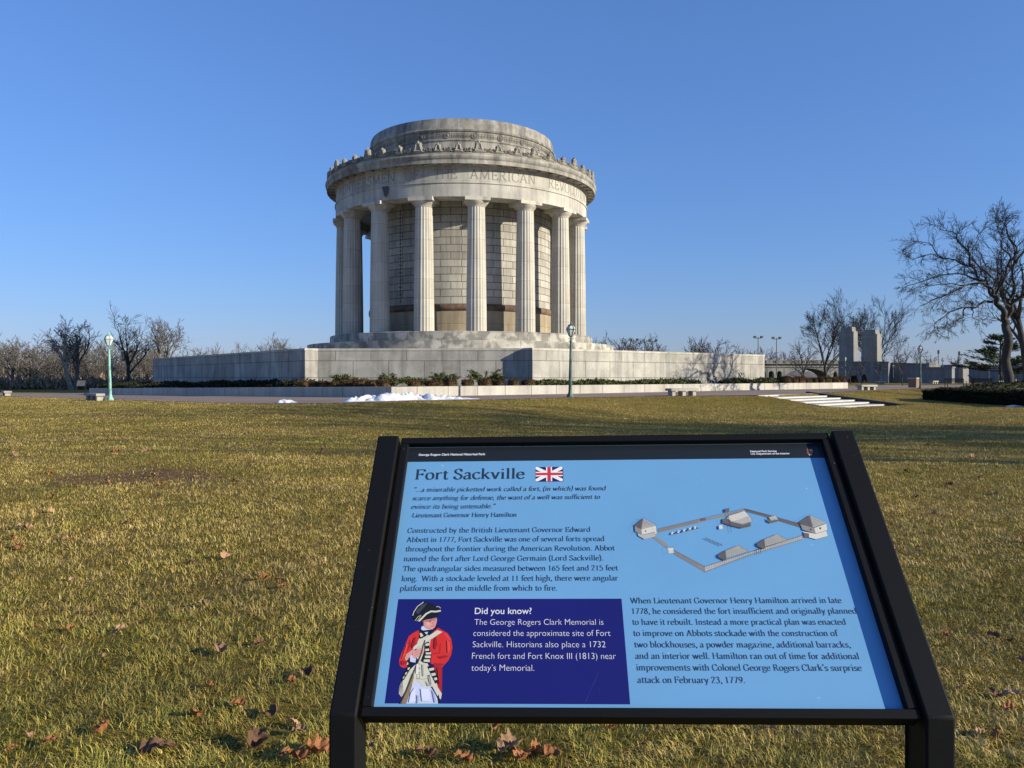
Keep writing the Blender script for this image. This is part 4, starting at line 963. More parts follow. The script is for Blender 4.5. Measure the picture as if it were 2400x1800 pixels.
for k, (px_, Yd, rx, hg, lb) in enumerate(((808, 50.0, .75, .62, 'spreading green juniper between the boxwoods and the end face of the left wing wall'), (924, 49.3, .85, .68, 'broad green juniper just behind the corner of the low wall'),
        (1042, 50.6, .78, .66, 'spreading juniper in front of the middle of the recessed wall'), (1140, 51.2, 1.15, .92, 'tallest spreading juniper, beside the shadow on the recessed wall'), (975, 50.2, .8, .45, 'low juniper clump between two taller junipers before the recessed wall'), (870, 49.8, .7, .42, 'low juniper left of the low wall corner behind bronzed boxwoods'))):
    o = empty('juniper_shrub', ((px_ - 1200) / F * Yd, Yd, -.59)); tag(o, lb, 'shrub', 'junipers before the recessed wall')
    mb = spreader(40 + k, rx * 1.15, rx * .9, hg * 1.42, 80); mb2 = MB(); mb3 = MB()
    for f, m_, uv in zip(mb.f, mb.m, mb.uv): (mb3 if m_ else mb2).face([mb.v[i] for i in f], 0, uv)
    mb2.build('foliage', M['juniper'], o); mb3.build('stem', M['twig'], o)
# creeping evergreen cover, right and left
def cover(name, a, d, p0, p1, width, hg, mat, seed, lab, n):
    rng = random.Random(seed); mb = MB()
    A0 = ray_line(p0, a, d); A1 = ray_line(p1, a, d); A0 = Vector(A0); A1 = Vector(A1); nrm = Vector((-(A1 - A0).y, (A1 - A0).x)).normalized()
    if nrm.y < 0: nrm = -nrm
    L_ = (A1 - A0).length
    def fn():
        s_ = rng.random(); wv = rng.random(); h = hg * (.45 + .55 * abs(math.sin(s_ * L_ * .55 + 1.3 * math.sin(s_ * L_ * .21)))) * (.6 + .4 * math.sin(PI * wv))
        p = A0 + (A1 - A0) * s_ + nrm * width * wv
        return (p.x, p.y, bed_z(p) - .03 + h * rng.uniform(.3, 1.0)), (rng.gauss(0, 1), rng.gauss(0, 1), .3)
    cards(mb, rng, n, fn, .17, .2)
    return tag(mb.build(name, mat), lab, 'ground cover', kind='stuff')
cover('ground_cover', (rowR[0] + dl.x * .3, rowR[1] + dl.y * .3), dr, 1250, 1645, 1.1, .40, M['juniper'], 3, 'creeping green juniper cover along the sunlit wing wall', 9000)
cover('ground_cover', (rowR[0] + dl.x * .3, rowR[1] + dl.y * .3), dr, 1708, 1836, 1.2, .50, M['juniper'], 4, 'creeping juniper right of the star vents by the end of the wing wall', 5000)
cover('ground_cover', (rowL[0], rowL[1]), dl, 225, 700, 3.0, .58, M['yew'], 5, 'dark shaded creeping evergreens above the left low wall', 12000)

# ------------------------------------------------------------------ lamps
def lamp(pat):
    root = empty('lamp_post', (0, 0, 0))
    mb = MB(); mb.lathe([(.215, 0), (.215, .05), (.19, .07), (.185, .12), (.15, .17), (.12, .25), (.10, .32), (.092, .42), (.085, 1.2), (.066, 3.02), (.062, 3.08)], 14)
    shade_auto(mb.build('post', pat, root), 40)
    mb = MB(); mb.lathe([(.062, 3.08), (.085, 3.09), (.085, 3.13), (.06, 3.15), (.04, 3.2), (.034, 3.34), (.05, 3.37), (.118, 3.39), (.118, 3.40)], 14)
    mb.tube((-.19, 0, 3.26), (.19, 0, 3.26), .011, .011, 6); shade_auto(mb.build('collar', pat, root), 40)
    hexa = lambda r, z: [(r * math.sin(PI / 6 + k * PI / 3), -r * math.cos(PI / 6 + k * PI / 3), z) for k in range(6)]
    mb = MB(); a, b, c = hexa(.10, 3.405), hexa(.255, 3.785), hexa(.15, 4.0)
    mb.mesh(a + b + c, [(k, (k + 1) % 6, 6 + (k + 1) % 6, 6 + k) for k in range(6)] + [(6 + k, 6 + (k + 1) % 6, 12 + (k + 1) % 6, 12 + k) for k in range(6)] + [(5, 4, 3, 2, 1, 0)])
    lan = mb.build('lantern', M['lampglass'], root)
    mb = MB(); a, b, c = hexa(.112, 3.40), hexa(.268, 3.785), hexa(.16, 4.0)
    for k in range(6):
        k2 = (k + 1) % 6
        mb.beam(a[k], b[k], .022, .022); mb.beam(b[k], c[k], .022, .022); mb.beam(b[k], b[k2], .035, .03); mb.beam(a[k], a[k2], .025, .025); mb.beam(c[k], c[k2], .03, .03)
    mb.build('lantern_frame', pat, lan)
    mb = MB(); mb.lathe([(.175, 3.99), (.165, 4.02), (.09, 4.06), (.05, 4.08), (.04, 4.11), (.05, 4.14), (.045, 4.18), (.02, 4.21), (.002, 4.24)], 12); shade_auto(mb.build('finial', pat, lan), 50)
    return root
lA = lamp(M['patina']); lB = lamp(M['patina2'])
lA.location = (-24.7, 48.7, plaza_z(-24.7, 48.7) - .02); lA.rotation_euler = (0, R(-1.3), .3)
tag(lA, 'pale verdigris lamp post beside the left stone bench', 'lamp post', 'lamp posts')
lB.location = (3.2, 43.7, plaza_z(3.2, 43.7) - .04); lB.rotation_euler = (0, R(.9), .1)
tag(lB, 'dark green lamp post standing in front of the sunlit wing wall', 'lamp post', 'lamp posts')
for px_, py_, Yd, lb, s_ in ((2157, 912.4, 74, 'dark green lamp post on the lawn between the right bench and the litter bin', 1.0), (1981, 896, 128, 'distant lamp post in front of the left stone pylon', 1.0),
        (2209.5, 892, 145, 'small distant lamp post rising behind the brown litter bin', 1.0), (262.5, 912, 108, 'small dark lamp post half hidden behind the pale verdigris lamp', 1.0),
        (1937.5, 892, 175, 'small pale lamp post in front of the bridge mound', .85), (2093.5, 898, 140, 'slim pale lamp post against the long grey wall right of the pylons', .8)):
    o = copy_tree(lB); q = at(px_, py_, Yd); o.location = q; o.rotation_euler = (0, 0, px_ * .1); o.scale = (s_, s_, s_)
    tag(o, lb, 'lamp post', 'lamp posts')

# ------------------------------------------------------------------ benches, bins, small signs
def bench():
    root = empty('stone_bench', (0, 0, 0))
    mb = MB(); mb.box((0, 0, .385), (1.9, .62, .15)); bevel(mb.build('seat', M['bench'], root), .02)
    for x in (-.72, 0, .72):
        mb = MB(); mb.box((x, 0, .15), (.22, .44, .32)); bevel(mb.build('leg', M['bench'], root), .01)
    return root
b0 = bench(); first = True
angR = math.atan2(RV.y, RV.x); angL = math.atan2(LV.y, LV.x)
for x, y, zz, a, lb in ((-25.9, 49.2, None, angL + .18, 'stone bench left of the pale verdigris lamp post'), (-46.2, 72.4, None, angL, 'stone bench cut off by the left edge of the view'),
        (9.85, 45.9, None, angR - .25, 'stone bench on the lawn edge before the sunlit low wall'), (29.1, 65.0, None, angR - .2, 'stone bench beyond the head of the stairs'),
        (54.4, 117, -1.05, angR, 'far pale stone bench on the strip of grass below the left pylon wall'), (65, 122, -1.02, angR, 'far stone bench on the grass just right of the dark lamp post'),
        (75, 122, -1.02, angR, 'far stone bench on the grass left of the big tree trunk')):
    o = b0 if first else copy_tree(b0); first = False
    if zz is None: zz = plaza_z(x, y) - .02
    o.location = (x, y, zz); o.rotation_euler = (0, 0, a); tag(o, lb, 'bench', 'stone benches')
root = empty('litter_bin', (40.9, 80.5, -1.1)); root.rotation_euler = (0, 0, .62); tag(root, 'square brown aggregate litter bin with a flat lid', 'litter bin')
mb = MB(); mb.box((0, 0, .45), (.82, .82, .9)); bevel(mb.build('body', M['aggregate'], root), .03)
mb = MB(); mb.box((0, 0, .985), (.94, .94, .15)); bevel(mb.build('lid', M['bench'], root), .03)
root = empty('litter_bin', (67.2, 106, -1.15)); tag(root, 'small slatted tan litter bin right of the big tree trunk', 'litter bin')
mb = MB(); mb.lathe([(.26, 0), (.30, .45), (.31, .85), (.0, .85)], 12); mb.build('body', M['aggregate'], root)
mb = MB(); mb.lathe([(.33, .86), (.33, .92), (.12, 1.0), (.0, 1.0)], 12); mb.build('lid', M['black'], root)
def small_sign(loc, rz, lab, tilt=40, wd=1.0):
    root = empty('information_sign', loc, rz); tag(root, lab, 'sign')
    for x in (-wd / 2, wd / 2):
        mb = MB(); mb.box((x, 0, .42), (.06, .08, .84)); mb.beam((x, 0, .8), (x, .42 * math.cos(R(tilt)), .8 + .62 * math.sin(R(tilt))), .06, .06); mb.build('post', M['black'], root)
    mb = MB(); d = Vector((0, .42 * math.cos(R(tilt)), .62 * math.sin(R(tilt)))); a = Vector((0, .0, .80)); mb.beam(a, a + d, wd - .06, .04); mb.build('panel', M['granite2'] if tilt > 60 else M['black'], root)
small_sign((-45.2, 83.0, -1.72), -.1, 'small black framed sign on posts behind the left stone bench', 65)
small_sign((39.0, 67.0, -.96), 1.1, 'dark slanted information panel on legs left of the big tree', 32, 1.15)
def steel_bench(loc, rz, lab):
    root = empty('metal_bench', loc, rz); tag(root, lab, 'bench', 'black metal benches')
    for x in (-.8, .8):
        mb = MB(); mb.beam((x, -.22, 0), (x, -.22, .62), .05, .05); mb.beam((x, .24, 0), (x, .32, .85), .05, .05); mb.beam((x, -.22, .62), (x, .28, .62), .05, .04); mb.build('leg', M['black'], root)
    mb = MB()
    for y in (-.18, -.08, .02, .12, .22): mb.box((0, y, .43), (1.6, .07, .03))
    mb.build('seat', M['black'], root)
    mb = MB()
    for z_ in (.55, .65, .75, .84): mb.box((0, .27 + (z_ - .5) * .15, z_), (1.6, .03, .07))
    mb.build('backrest', M['black'], root)
steel_bench((42.7, 72, -.98), 2.6, 'black metal bench left of the big tree trunk'); steel_bench((39.5, 70.5, -.98), 2.2, 'black metal bench half behind the dark slanted panel')
for px_, Yd, h0, h1, lb in ((2317.5, 84, 907, 872, 'slim green post standing between the metal bench and big tree'), (2340.5, 92, 904, 880, 'thin grey marker post just left of the big tree trunk')):
    o = empty('marker_post', at(px_, h0, Yd)); tag(o, lb, 'post'); H_ = (h0 - h1) / F * Yd
    mb = MB(); mb.tube((0, 0, 0), (0, 0, H_), .045, .04, 8); mb.build('pole', M['patina2'], o)
    mb = MB(); mb.lathe([(.07, H_ - .02), (.07, H_ + .05), (.0, H_ + .12)], 8); mb.build('cap', M['patina2'], o)
# flood-light and utility poles on the skyline
for px_, h0, h1, Yd, tw, lb in ((1486, 850, 796, 170, 1, 'twin floodlight pole rising above trees behind the wing wall, left one'), (1530, 850, 798, 172, 1, 'twin floodlight pole above the wing wall with the small bare tree'),
        (1777, 850, 790, 165, 1, 'twin floodlight pole just left of the wing wall end'), (1820, 850, 792, 165, 1, 'twin floodlight pole above the bridge'),
        (2199.5, 872, 822, 190, 0, 'thin dark pole above the long wall right of the dark lamp'), (2248, 872, 825, 190, 0, 'thin dark pole above the lit wall end')):
    o = empty('light_pole', at(px_, h0 + 30, Yd)); tag(o, lb, 'pole', 'poles on the skyline'); H_ = (h0 + 30 - h1) / F * Yd
    mb = MB(); mb.tube((0, 0, 0), (0, 0, H_), .11, .08, 6); mb.build('pole', M['granite2'], o)
    mb = MB()
    if tw:
        mb.beam((-.7, 0, H_ - .25), (.7, 0, H_ - .25), .08, .08)
        for x in (-.7, .7): mb.box((x, 0, H_ + .02), (.5, .4, .42), .2)
    else: mb.box((0, 0, H_ - .3), (.34, .3, .9))
    mb.build('lamp_head', M['black'], o)

# ------------------------------------------------------------------ snow
def snow_mat():
    m, N, L, bs = nodes('old_snow'); tc = N.new('ShaderNodeTexCoord'); f = noise(N, L, tc.outputs['Object'], 4, 5, .6)
    g = noise(N, L, tc.outputs['Object'], 14, 5, .7)
    L.new(mixc(N, L, 1.0, ramp(N, L, f, [(.3, (.58, .585, .60)), (.6, (.79, .80, .81))]), ramp(N, L, g, [(.30, (.62, .57, .50)), (.46, G(1))]), 'MULTIPLY'), bs.inputs['Base Color']); bs.inputs['Roughness'].default_value = .6
    bump(N, L, f, .6, .08, bs); return m
M['snow'] = snow_mat()
def snow(a, b, wd, hg, seed, lab):
    rng = np.random.RandomState(seed); a = np.array(a); b = np.array(b); L_ = np.hypot(*(b - a)); d = (b - a) / L_; n = np.array([-d[1], d[0]])
    nu, nv = int(max(14, L_ * 16)), 18
    lum = [(rng.uniform(.0, 1), rng.uniform(.2, .8), rng.uniform(.018, .05), rng.uniform(.35, 1.0)) for _ in range(int(14 + L_ * 22))]
    V = []
    for i in range(nu + 1):
        for j in range(nv + 1):
            u, v = i / nu, j / nv; env = (math.sin(PI * v) ** .6) * (min(1, u / .06) * min(1, (1 - u) / .3)) ** .7
            h = .18
            for (cu, cv, cr, ch) in lum:
                q = ((u - cu) * L_ / (cr * 7)) ** 2 + ((v - cv) * wd / (cr * 7)) ** 2
                if q < 1: h = max(h, ch * (1 - q) ** .7 * (.5 + .9 * math.exp(-((u - .38) / .30) ** 2)))
            p = a + d * L_ * u + n * wd * (v - .5) * (1 + .25 * math.sin(u * 21 + seed))
            V.append((p[0], p[1], hg * h * env - .03))
    V = np.array(V); z0 = np.array([plaza_z(x, y) for x, y in V[:, :2]]); V[:, 2] += ground_z(V[:, 0], V[:, 1]) + .045
    i = np.arange((nu + 1) * (nv + 1)).reshape(nu + 1, nv + 1)
    f = np.stack([i[:-1, :-1], i[1:, :-1], i[1:, 1:], i[:-1, 1:]], -1).reshape(-1, 4)
    return tag(np_mesh('snow_pile', V, f, M['snow']), lab, 'snow')
snow((-7.95, 36.6), (-1.3, 40.2), 1.5, .33, 2, 'long lumpy pile of white snow on the pavement edge before the low wall corner')
snow((-10.9, 36.6), (-9.9, 36.9), .7, .16, 5, 'small flat remnant of snow left of the long snow pile')
snow((26.4, 42.3), (27.5, 42.5), .22, .06, 6, 'thin strip of snow at the foot of the dark hedge')

# ------------------------------------------------------------------ hedge round the big tree
def hedge(a, b, wd, hg, n, seed, lab):
    rng = random.Random(seed); a = Vector(a); b = Vector(b); d = (b - a); L_ = d.length; d.normalize(); nr = Vector((-d.y, d.x))
    mb = MB(); gz = lambda p: float(ground_z(np.array([p.x]), np.array([p.y]))[0])
    o = empty('hedge', (a.x, a.y, gz(a))); z0 = o.location.z
    S_ = 12
    for k in range(S_):
        p = a + d * (L_ * k / S_); q = a + d * (L_ * (k + 1) / S_); zp_ = gz(p); zq = gz(q)
        V = []
        for c, zc in ((p, zp_), (q, zq)):
            for sx, hz in ((-1, -.1), (-1, hg * .93), (1, hg * .93), (1, -.1)):
                e = c + nr * sx * wd * .46 - a; V.append((e.x, e.y, zc - z0 + hz))
        mb.mesh(V, [(0, 1, 5, 4), (1, 2, 6, 5), (2, 3, 7, 6)] + ([(0, 3, 2, 1)] if k == 0 else []) + ([(4, 5, 6, 7)] if k == S_ - 1 else []))
    def fn():
        s_ = rng.random(); r_ = rng.random(); c = a + d * L_ * s_
        if r_ < .42: off = -1; h = rng.random() * hg; nn = -nr
        elif r_ < .6: off = 1; h = rng.random() * hg; nn = nr
        elif r_ < .68: off = rng.uniform(-1, 1); h = rng.random() * hg; c = a - d * .0; nn = -d
        else: off = rng.uniform(-1, 1); h = hg * rng.uniform(.94, 1.03); nn = Vector((0, 0))
        e = c + nr * off * wd * .48 - a
        return (e.x, e.y, gz(c) - z0 + h), (nn[0], nn[1], .2 if nn.length else 1)
    cards(mb, rng, n, fn, .10, .1); mb.build('foliage', M['yew'], o); tag(o, lab, 'hedge')
hedge((29.0, 53.2), (28.3, 41.5), 1.3, .80, 9000, 1, 'dark clipped hedge in front of the big bare tree')
hedge((28.5, 53.9), (44, 62), 1.3, .70, 4000, 2, 'far side of clipped hedge curving behind the big tree')

# ------------------------------------------------------------------ bare trees
def grow(out, p, d, L_, r, lev, mx, rng, wander, up, kidn, ang, ratio):
    """one branch as a chain of points and radii, with its side branches"""
    n = max(3, int(4 + 3 * (mx - lev) / max(mx, 1))); step = L_ / n; p = Vector(p); d = Vector(d).normalized(); P, Q = [p.copy()], [r]; later = []
    for i in range(n):
        d = (d + Vector((rng.gauss(0, wander), rng.gauss(0, wander), rng.gauss(0, wander) + up))).normalized()
        p = p + d * step; rr = r * (1 - .82 * (i + 1) / n); P.append(p.copy()); Q.append(max(rr, .002))
        if lev < mx and (i > 0 or lev > 1):
            for _ in range(int(kidn[lev] + rng.random())):
                ax = d.orthogonal().normalized(); ax.rotate(Matrix.Rotation(rng.uniform(0, 2 * PI), 3, d)); cd = d.copy(); cd.rotate(Matrix.Rotation(R(rng.uniform(ang * .55, ang * 1.25)), 3, ax))
                later.append((p.copy(), cd, L_ * ratio * rng.uniform(.7, 1.15) * (1 - .35 * i / n), rr * .66 + .001))
    out.append((P, Q, lev))
    for q, cd, l_, cr in later: grow(out, q, cd, l_, cr, lev + 1, mx, rng, wander * 1.1, up, kidn, ang, ratio)
def sweep(mb, P, Q, n, o, rmin):
    """one smooth tapering tube along a chain"""
    N = len(P); V = []; x = None
    for i in range(N):
        d = (P[min(i + 1, N - 1)] - P[max(i - 1, 0)]).normalized()
        x = d.orthogonal().normalized() if x is None else (x - d * x.dot(d)).normalized()
        y = d.cross(x); r = max(Q[i], rmin); c = P[i] - o
        for k in range(n):
            t = 2 * PI * k / n; V.append(c + x * (r * math.cos(t)) + y * (r * math.sin(t)))
    fs = [(i * n + k, i * n + (k + 1) % n, (i + 1) * n + (k + 1) % n, (i + 1) * n + k) for i in range(N - 1) for k in range(n)]
    if n > 4: fs += [tuple(range(n))[::-1], tuple(range((N - 1) * n, N * n))]
    mb.mesh(V, fs)
def tree_parts(root, segs, mt, mt2, rmin=.008, split=0):
    a, b = MB(), MB(); o = root.location
    for P, Q, lev in segs:
        if lev <= split: sweep(a, P, Q, 9 if lev == 0 else 6, o, rmin)
        else: sweep(b, P, Q, 3, o, rmin)
    a.build('trunk', mt, root, True); b.build('crown', mt2, root)
M['bark'] = flat('grey_brown_bark', (.046, .041, .035), .95, .35, 5)
M['bark_pale'] = flat('pale_sycamore_bark', (.25, .21, .16), .95, .45, 2)
M['bark_far'] = flat('far_bark', (.125, .112, .097), .95, .3, 3)  # paler and greyer than near bark: distance haze put into the colour
M['twig_far'] = flat('far_twigs', (.118, .105, .09), .95, .25, 2)  # same haze paleness in the twig colour
# the big tree at the right, its main limbs measured
rng = random.Random(11)
BT = 58.0; root = empty('bare_tree', at(2361, 905.5, BT)); tag(root, 'large spreading bare tree with a sweeping left limb inside the hedge', 'tree')
g8 = lambda x, y: (1800 + x / 3.457, 440 + y / 3.457)
segs = []
def limb(P, r0, r1, dy0, dy1, spawn, lev=1, L_=2.0, dens=1.0):
    """a measured limb; side branches sprout along it"""
    Q = crom([(x, y) for x, y in P], n=3); n = len(Q); pt = []
    for i, (x, y) in enumerate(Q):
        px_, py_ = g8(x, y); t = i / (n - 1); v = at(px_, py_, BT); v.y += dy0 + (dy1 - dy0) * t + .25 * math.sin(i * 1.3); pt.append(v)
    rad = [r0 + (r1 - r0) * (i / (n - 1)) ** .8 for i in range(n)]
    segs.append((pt, rad, lev))
    for i in range(n - 1):
        t0 = i / (n - 1)
        if spawn and t0 > .12:
            d = (pt[i + 1] - pt[i]).normalized()
            for _ in range(int(spawn * .75 + rng.random())):
                ax = d.orthogonal().normalized(); ax.rotate(Matrix.Rotation(rng.uniform(0, 2 * PI), 3, d)); cd = d.copy(); cd.rotate(Matrix.Rotation(R(rng.uniform(25, 62)), 3, ax)); cd.z += .12
                grow(segs, pt[i + 1], cd, L_ * rng.uniform(.45, .95) * (1.1 - .4 * t0), max(rad[i] * .38, .016), 3, 5, rng, .15, .004, {3: 1.35, 4: 1.25}, 36, .52)
    return pt
limb([(1940, 1612), (1938, 1580), (1940, 1400), (1934, 1200), (1938, 1085)], .37, .255, 0, 0, 0, 0)
segs.append(([at(2361, 912, BT), at(2361, 905, BT), at(2361, 897, BT)], [.85, .52, .37], 0))
limb([(1938, 1090), (1890, 1020), (1840, 940), (1800, 890)], .225, .165, 0, -.6, 0, 0)
limb([(1800, 890), (1760, 850), (1700, 800), (1620, 790), (1500, 812), (1400, 860), (1300, 900), (1200, 935), (1085, 985)], .13, .025, -.6, -2.5, 2)
limb([(1795, 930), (1700, 925), (1650, 960), (1580, 985), (1480, 985), (1380, 1015), (1280, 1060), (1200, 1130), (1145, 1195)], .095, .02, -.4, -3.0, 1.4)
limb([(1580, 985), (1545, 1010), (1560, 1060), (1580, 1095)], .055, .02, -1.5, -1.8, 1.2, 2, 1.3); limb([(1480, 985), (1440, 1060), (1380, 1100), (1335, 1135)], .06, .02, -2, -2.4, 1.2, 2, 1.3)
limb([(1800, 890), (1760, 820), (1720, 740), (1660, 640), (1580, 590), (1480, 555), (1380, 520), (1265, 555)], .135, .02, -.6, 1.5, 2)
limb([(1660, 640), (1650, 540), (1600, 420), (1560, 340), (1480, 300)], .10, .02, 0, 1.5, 2); limb([(1720, 760), (1600, 700), (1480, 690), (1340, 740), (1250, 770)], .08, .02, -.4, 2.5, 2)
limb([(1500, 812), (1420, 800), (1300, 800), (1190, 830)], .06, .015, -1.6, -1.0, 2); limb([(1480, 555), (1400, 450), (1330, 400), (1290, 410)], .05, .015, 1, 2, 2)
limb([(1825, 905), (1845, 780), (1890, 660), (1870, 560), (1800, 480), (1770, 380), (1750, 300)], .115, .02, -.4, -1.8, 2.2)
limb([(1890, 660), (1960, 540), (1950, 400), (1900, 280), (1890, 215)], .09, .02, -1, .5, 2.2)
limb([(1938, 1090), (1975, 1000), (1990, 920), (2030, 800), (2050, 600), (2040, 400), (1995, 270)], .185, .025, 0, 1.2, 2.2)
limb([(1980, 960), (2060, 860), (2150, 720), (2250, 560), (2330, 380)], .15, .03, .2, -1.5, 2.2); limb([(1990, 900), (1920, 870), (1900, 830), (1890, 770)], .07, .02, .3, 1.0, 2)
limb([(2040, 870), (2140, 880), (2270, 930), (2390, 1000)], .14, .03, .3, 2.0, 2); limb([(2030, 800), (1960, 700), (1900, 600), (1860, 480)], .08, .02, .4, 2.5, 2); limb([(2050, 600), (2150, 450), (2230, 320), (2260, 240)], .10, .02, .6, -.5, 2.2)
tree_parts(root, segs, M['bark'], M['bark'], .0085, 2)
def bare(loc, H_, r, seed, lab, group=None, mx=4, mt='bark', mt2='twig', rmin=.01, wander=.11, up=.03, ang=38, spread=1.0, lean=(0, 0), kidn=None, trunk=.42, ratio=.56):
    rng = random.Random(seed); root = empty('bare_tree', loc); tag(root, lab, 'tree', group); segs = []
    tl = H_ * trunk; p = Vector(loc) - Vector((0, 0, .2)); d = Vector((lean[0], lean[1], 1)).normalized(); n = 5; P, Q = [p.copy()], [r * 1.35]; later = []
    for i in range(n):
        d = (d + Vector((rng.gauss(0, .05), rng.gauss(0, .05), 0))).normalized(); p = p + d * tl / n; P.append(p.copy()); Q.append(r * (1 - .32 * (i + 1) / n))
        if i >= 2:
            m_ = 1 if i < n - 1 else 4; a0 = rng.uniform(0, 2 * PI)
            for k in range(m_):
                a = a0 + k * 2 * PI / m_ + rng.gauss(0, .3); e = R(rng.uniform(24, 46) if m_ == 1 else rng.uniform(10, 40)) * spread
                later.append((p.copy(), Vector((math.sin(e) * math.cos(a) + lean[0] * .5, math.sin(e) * math.sin(a) + lean[1] * .5, math.cos(e))), H_ * (1 - trunk) * rng.uniform(.64, .84), r * .5))
    segs.append((P, Q, 0))
    for q, cd, l_, rr in later: grow(segs, q, cd, l_, rr, 1, mx, rng, wander, up, kidn or {1: 1.3, 2: 1.2, 3: 1.0}, ang, ratio)
    tree_parts(root, segs, M[mt], M[mt2], rmin, 1); return root
bare(at(2410, 905, 74), 15.5, .36, 31, 'second bare tree behind the big one at the right edge of view', mx=4, rmin=.016, lean=(-.08, 0))
# trees by the pylons
bare(at(1936, 893, 176), 16.0, .40, 32, 'bare tree left of the left pylon', 'bare trees by the pylons', mx=5, rmin=.02, trunk=.22, spread=1.15, kidn={1: 1.4, 2: 1.25, 3: 1.0, 4: .8}, wander=.075, ang=32, ratio=.6)
bare(at(2045, 893, 195), 18.5, .45, 36, 'taller bare tree between and behind the two pylons', 'bare trees by the pylons', mx=5, rmin=.02, trunk=.2, spread=.8, up=.05, kidn={1: 1.4, 2: 1.25, 3: 1.0, 4: .8}, wander=.075, ang=32, ratio=.6)
bare(at(1885, 893, 185), 10.0, .25, 35, 'low bare tree left of the bare trees by the pylons', 'bare trees by the pylons', mx=3, rmin=.03, trunk=.2, spread=1.2)
bare(at(2085, 893, 205), 13.0, .25, 37, 'leaning bare tree right of the right pylon', 'bare trees by the pylons', mx=3, rmin=.03, trunk=.2, spread=1.5)
# tall bare trees before the left wood
for px_, py_, Yd, top, sd, lb, mt, ln, sp_, tk in ((28, 912, 118, 786, 41, 'fan shaped bare tree at the left edge of the wood', 'bark_far', (0, 0), 1.1, .35),
        (168, 917, 104, 752, 58, 'pale leaning bare tree with a bent trunk left of the information sign', 'bark_pale', (-.16, 0), .95, .45), (176, 914, 108, 752, 43, 'slim forked bare tree just right of the pale leaning one', 'bark_far', (.02, 0), .7, .40),
        (302, 911, 112, 736, 44, 'broad crowned bare tree right of the verdigris lamp', 'bark', (0, 0), 1.15, .34), (372, 905, 125, 746, 45, 'slender bare tree just beyond the broad crowned tree', 'bark_far', (-.04, 0), .7, .5),
        (398, 905, 128, 752, 46, 'bare tree rising above the left end of the wing wall', 'bark_far', (-.05, 0), .8, .5)):
    q = at(px_, py_, Yd); H_ = (py_ - top) / F * Yd
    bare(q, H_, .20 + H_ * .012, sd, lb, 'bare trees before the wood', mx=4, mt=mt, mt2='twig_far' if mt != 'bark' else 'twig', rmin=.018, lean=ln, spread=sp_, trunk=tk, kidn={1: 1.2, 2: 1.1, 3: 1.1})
# far crowns on the skyline
far = [(462, 815, 260), (505, 818, 270), (575, 818, 260), (630, 806, 240), (655, 803, 250), (675, 812, 250), (1420, 797, 190), (1455, 800, 190), (1480, 800, 188), (1525, 803, 195), (1540, 812, 195), (1618, 808, 200), (1652, 806, 200), (1676, 808, 205), (1745, 820, 230), (1790, 826, 230), (1838, 832, 240), (1870, 838, 250)]
for k, (px_, top, Yd) in enumerate(far):
    lb = 'distant bare tree on the skyline behind the left wing wall' if px_ < 700 else 'distant bare tree on the skyline above the right wing wall'
    q = at(px_, 900, Yd); H_ = (900 - top) / F * Yd * 1.16
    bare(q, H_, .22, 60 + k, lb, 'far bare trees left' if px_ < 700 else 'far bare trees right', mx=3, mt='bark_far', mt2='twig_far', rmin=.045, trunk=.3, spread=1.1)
# saplings on the right lawn
for px_, y0, y1, Yd, lb in ((2116, 908, 828, 96, 'bare sapling against the long wall left of the lamp'), (2020, 897, 845, 120, 'small bare sapling before the left pylon'), (2062, 897, 850, 122, 'small bare sapling before the right pylon'), (1993, 897, 858, 125, 'small bare sapling beside the pylon lamp'),
        (2150, 880, 820, 210, 'bare twiggy tree behind the long wall near the dark lamp'), (2178, 880, 836, 215, 'small bare tree behind the long wall right of the dark lamp'), (2240, 880, 836, 215, 'small bare tree behind the lit wall end')):
    q = at(px_, y0, Yd); bare(q, (y0 - y1) / F * Yd * 1.15, .06 if Yd < 150 else .12, int(px_), lb, 'saplings on the right lawn', mx=3, mt='bark', mt2='twig_far', rmin=.02 if Yd < 150 else .035, trunk=.4, spread=.8, kidn={1: .8, 2: .8, 3: .8})
# two trees out of frame on the right: their long shadows cross the lawn
for x, y, H_, sd, lb in ((46, 4.0, 23.0, 81, 'tallest bare tree standing off to the right of the lawn'), (45, 8.5, 18.0, 82, 'middle bare tree standing off to the right of the lawn'), (36, 13.5, 11.0, 83, 'low bare tree standing off to the right of the lawn')):
    bare((x, y, -1.6), H_, .42, sd, lb, 'trees right of the lawn', mx=4, rmin=.026, trunk=.26, spread=1.1, kidn={1: 1.4, 2: 1.3, 3: 1.2}, wander=.09)
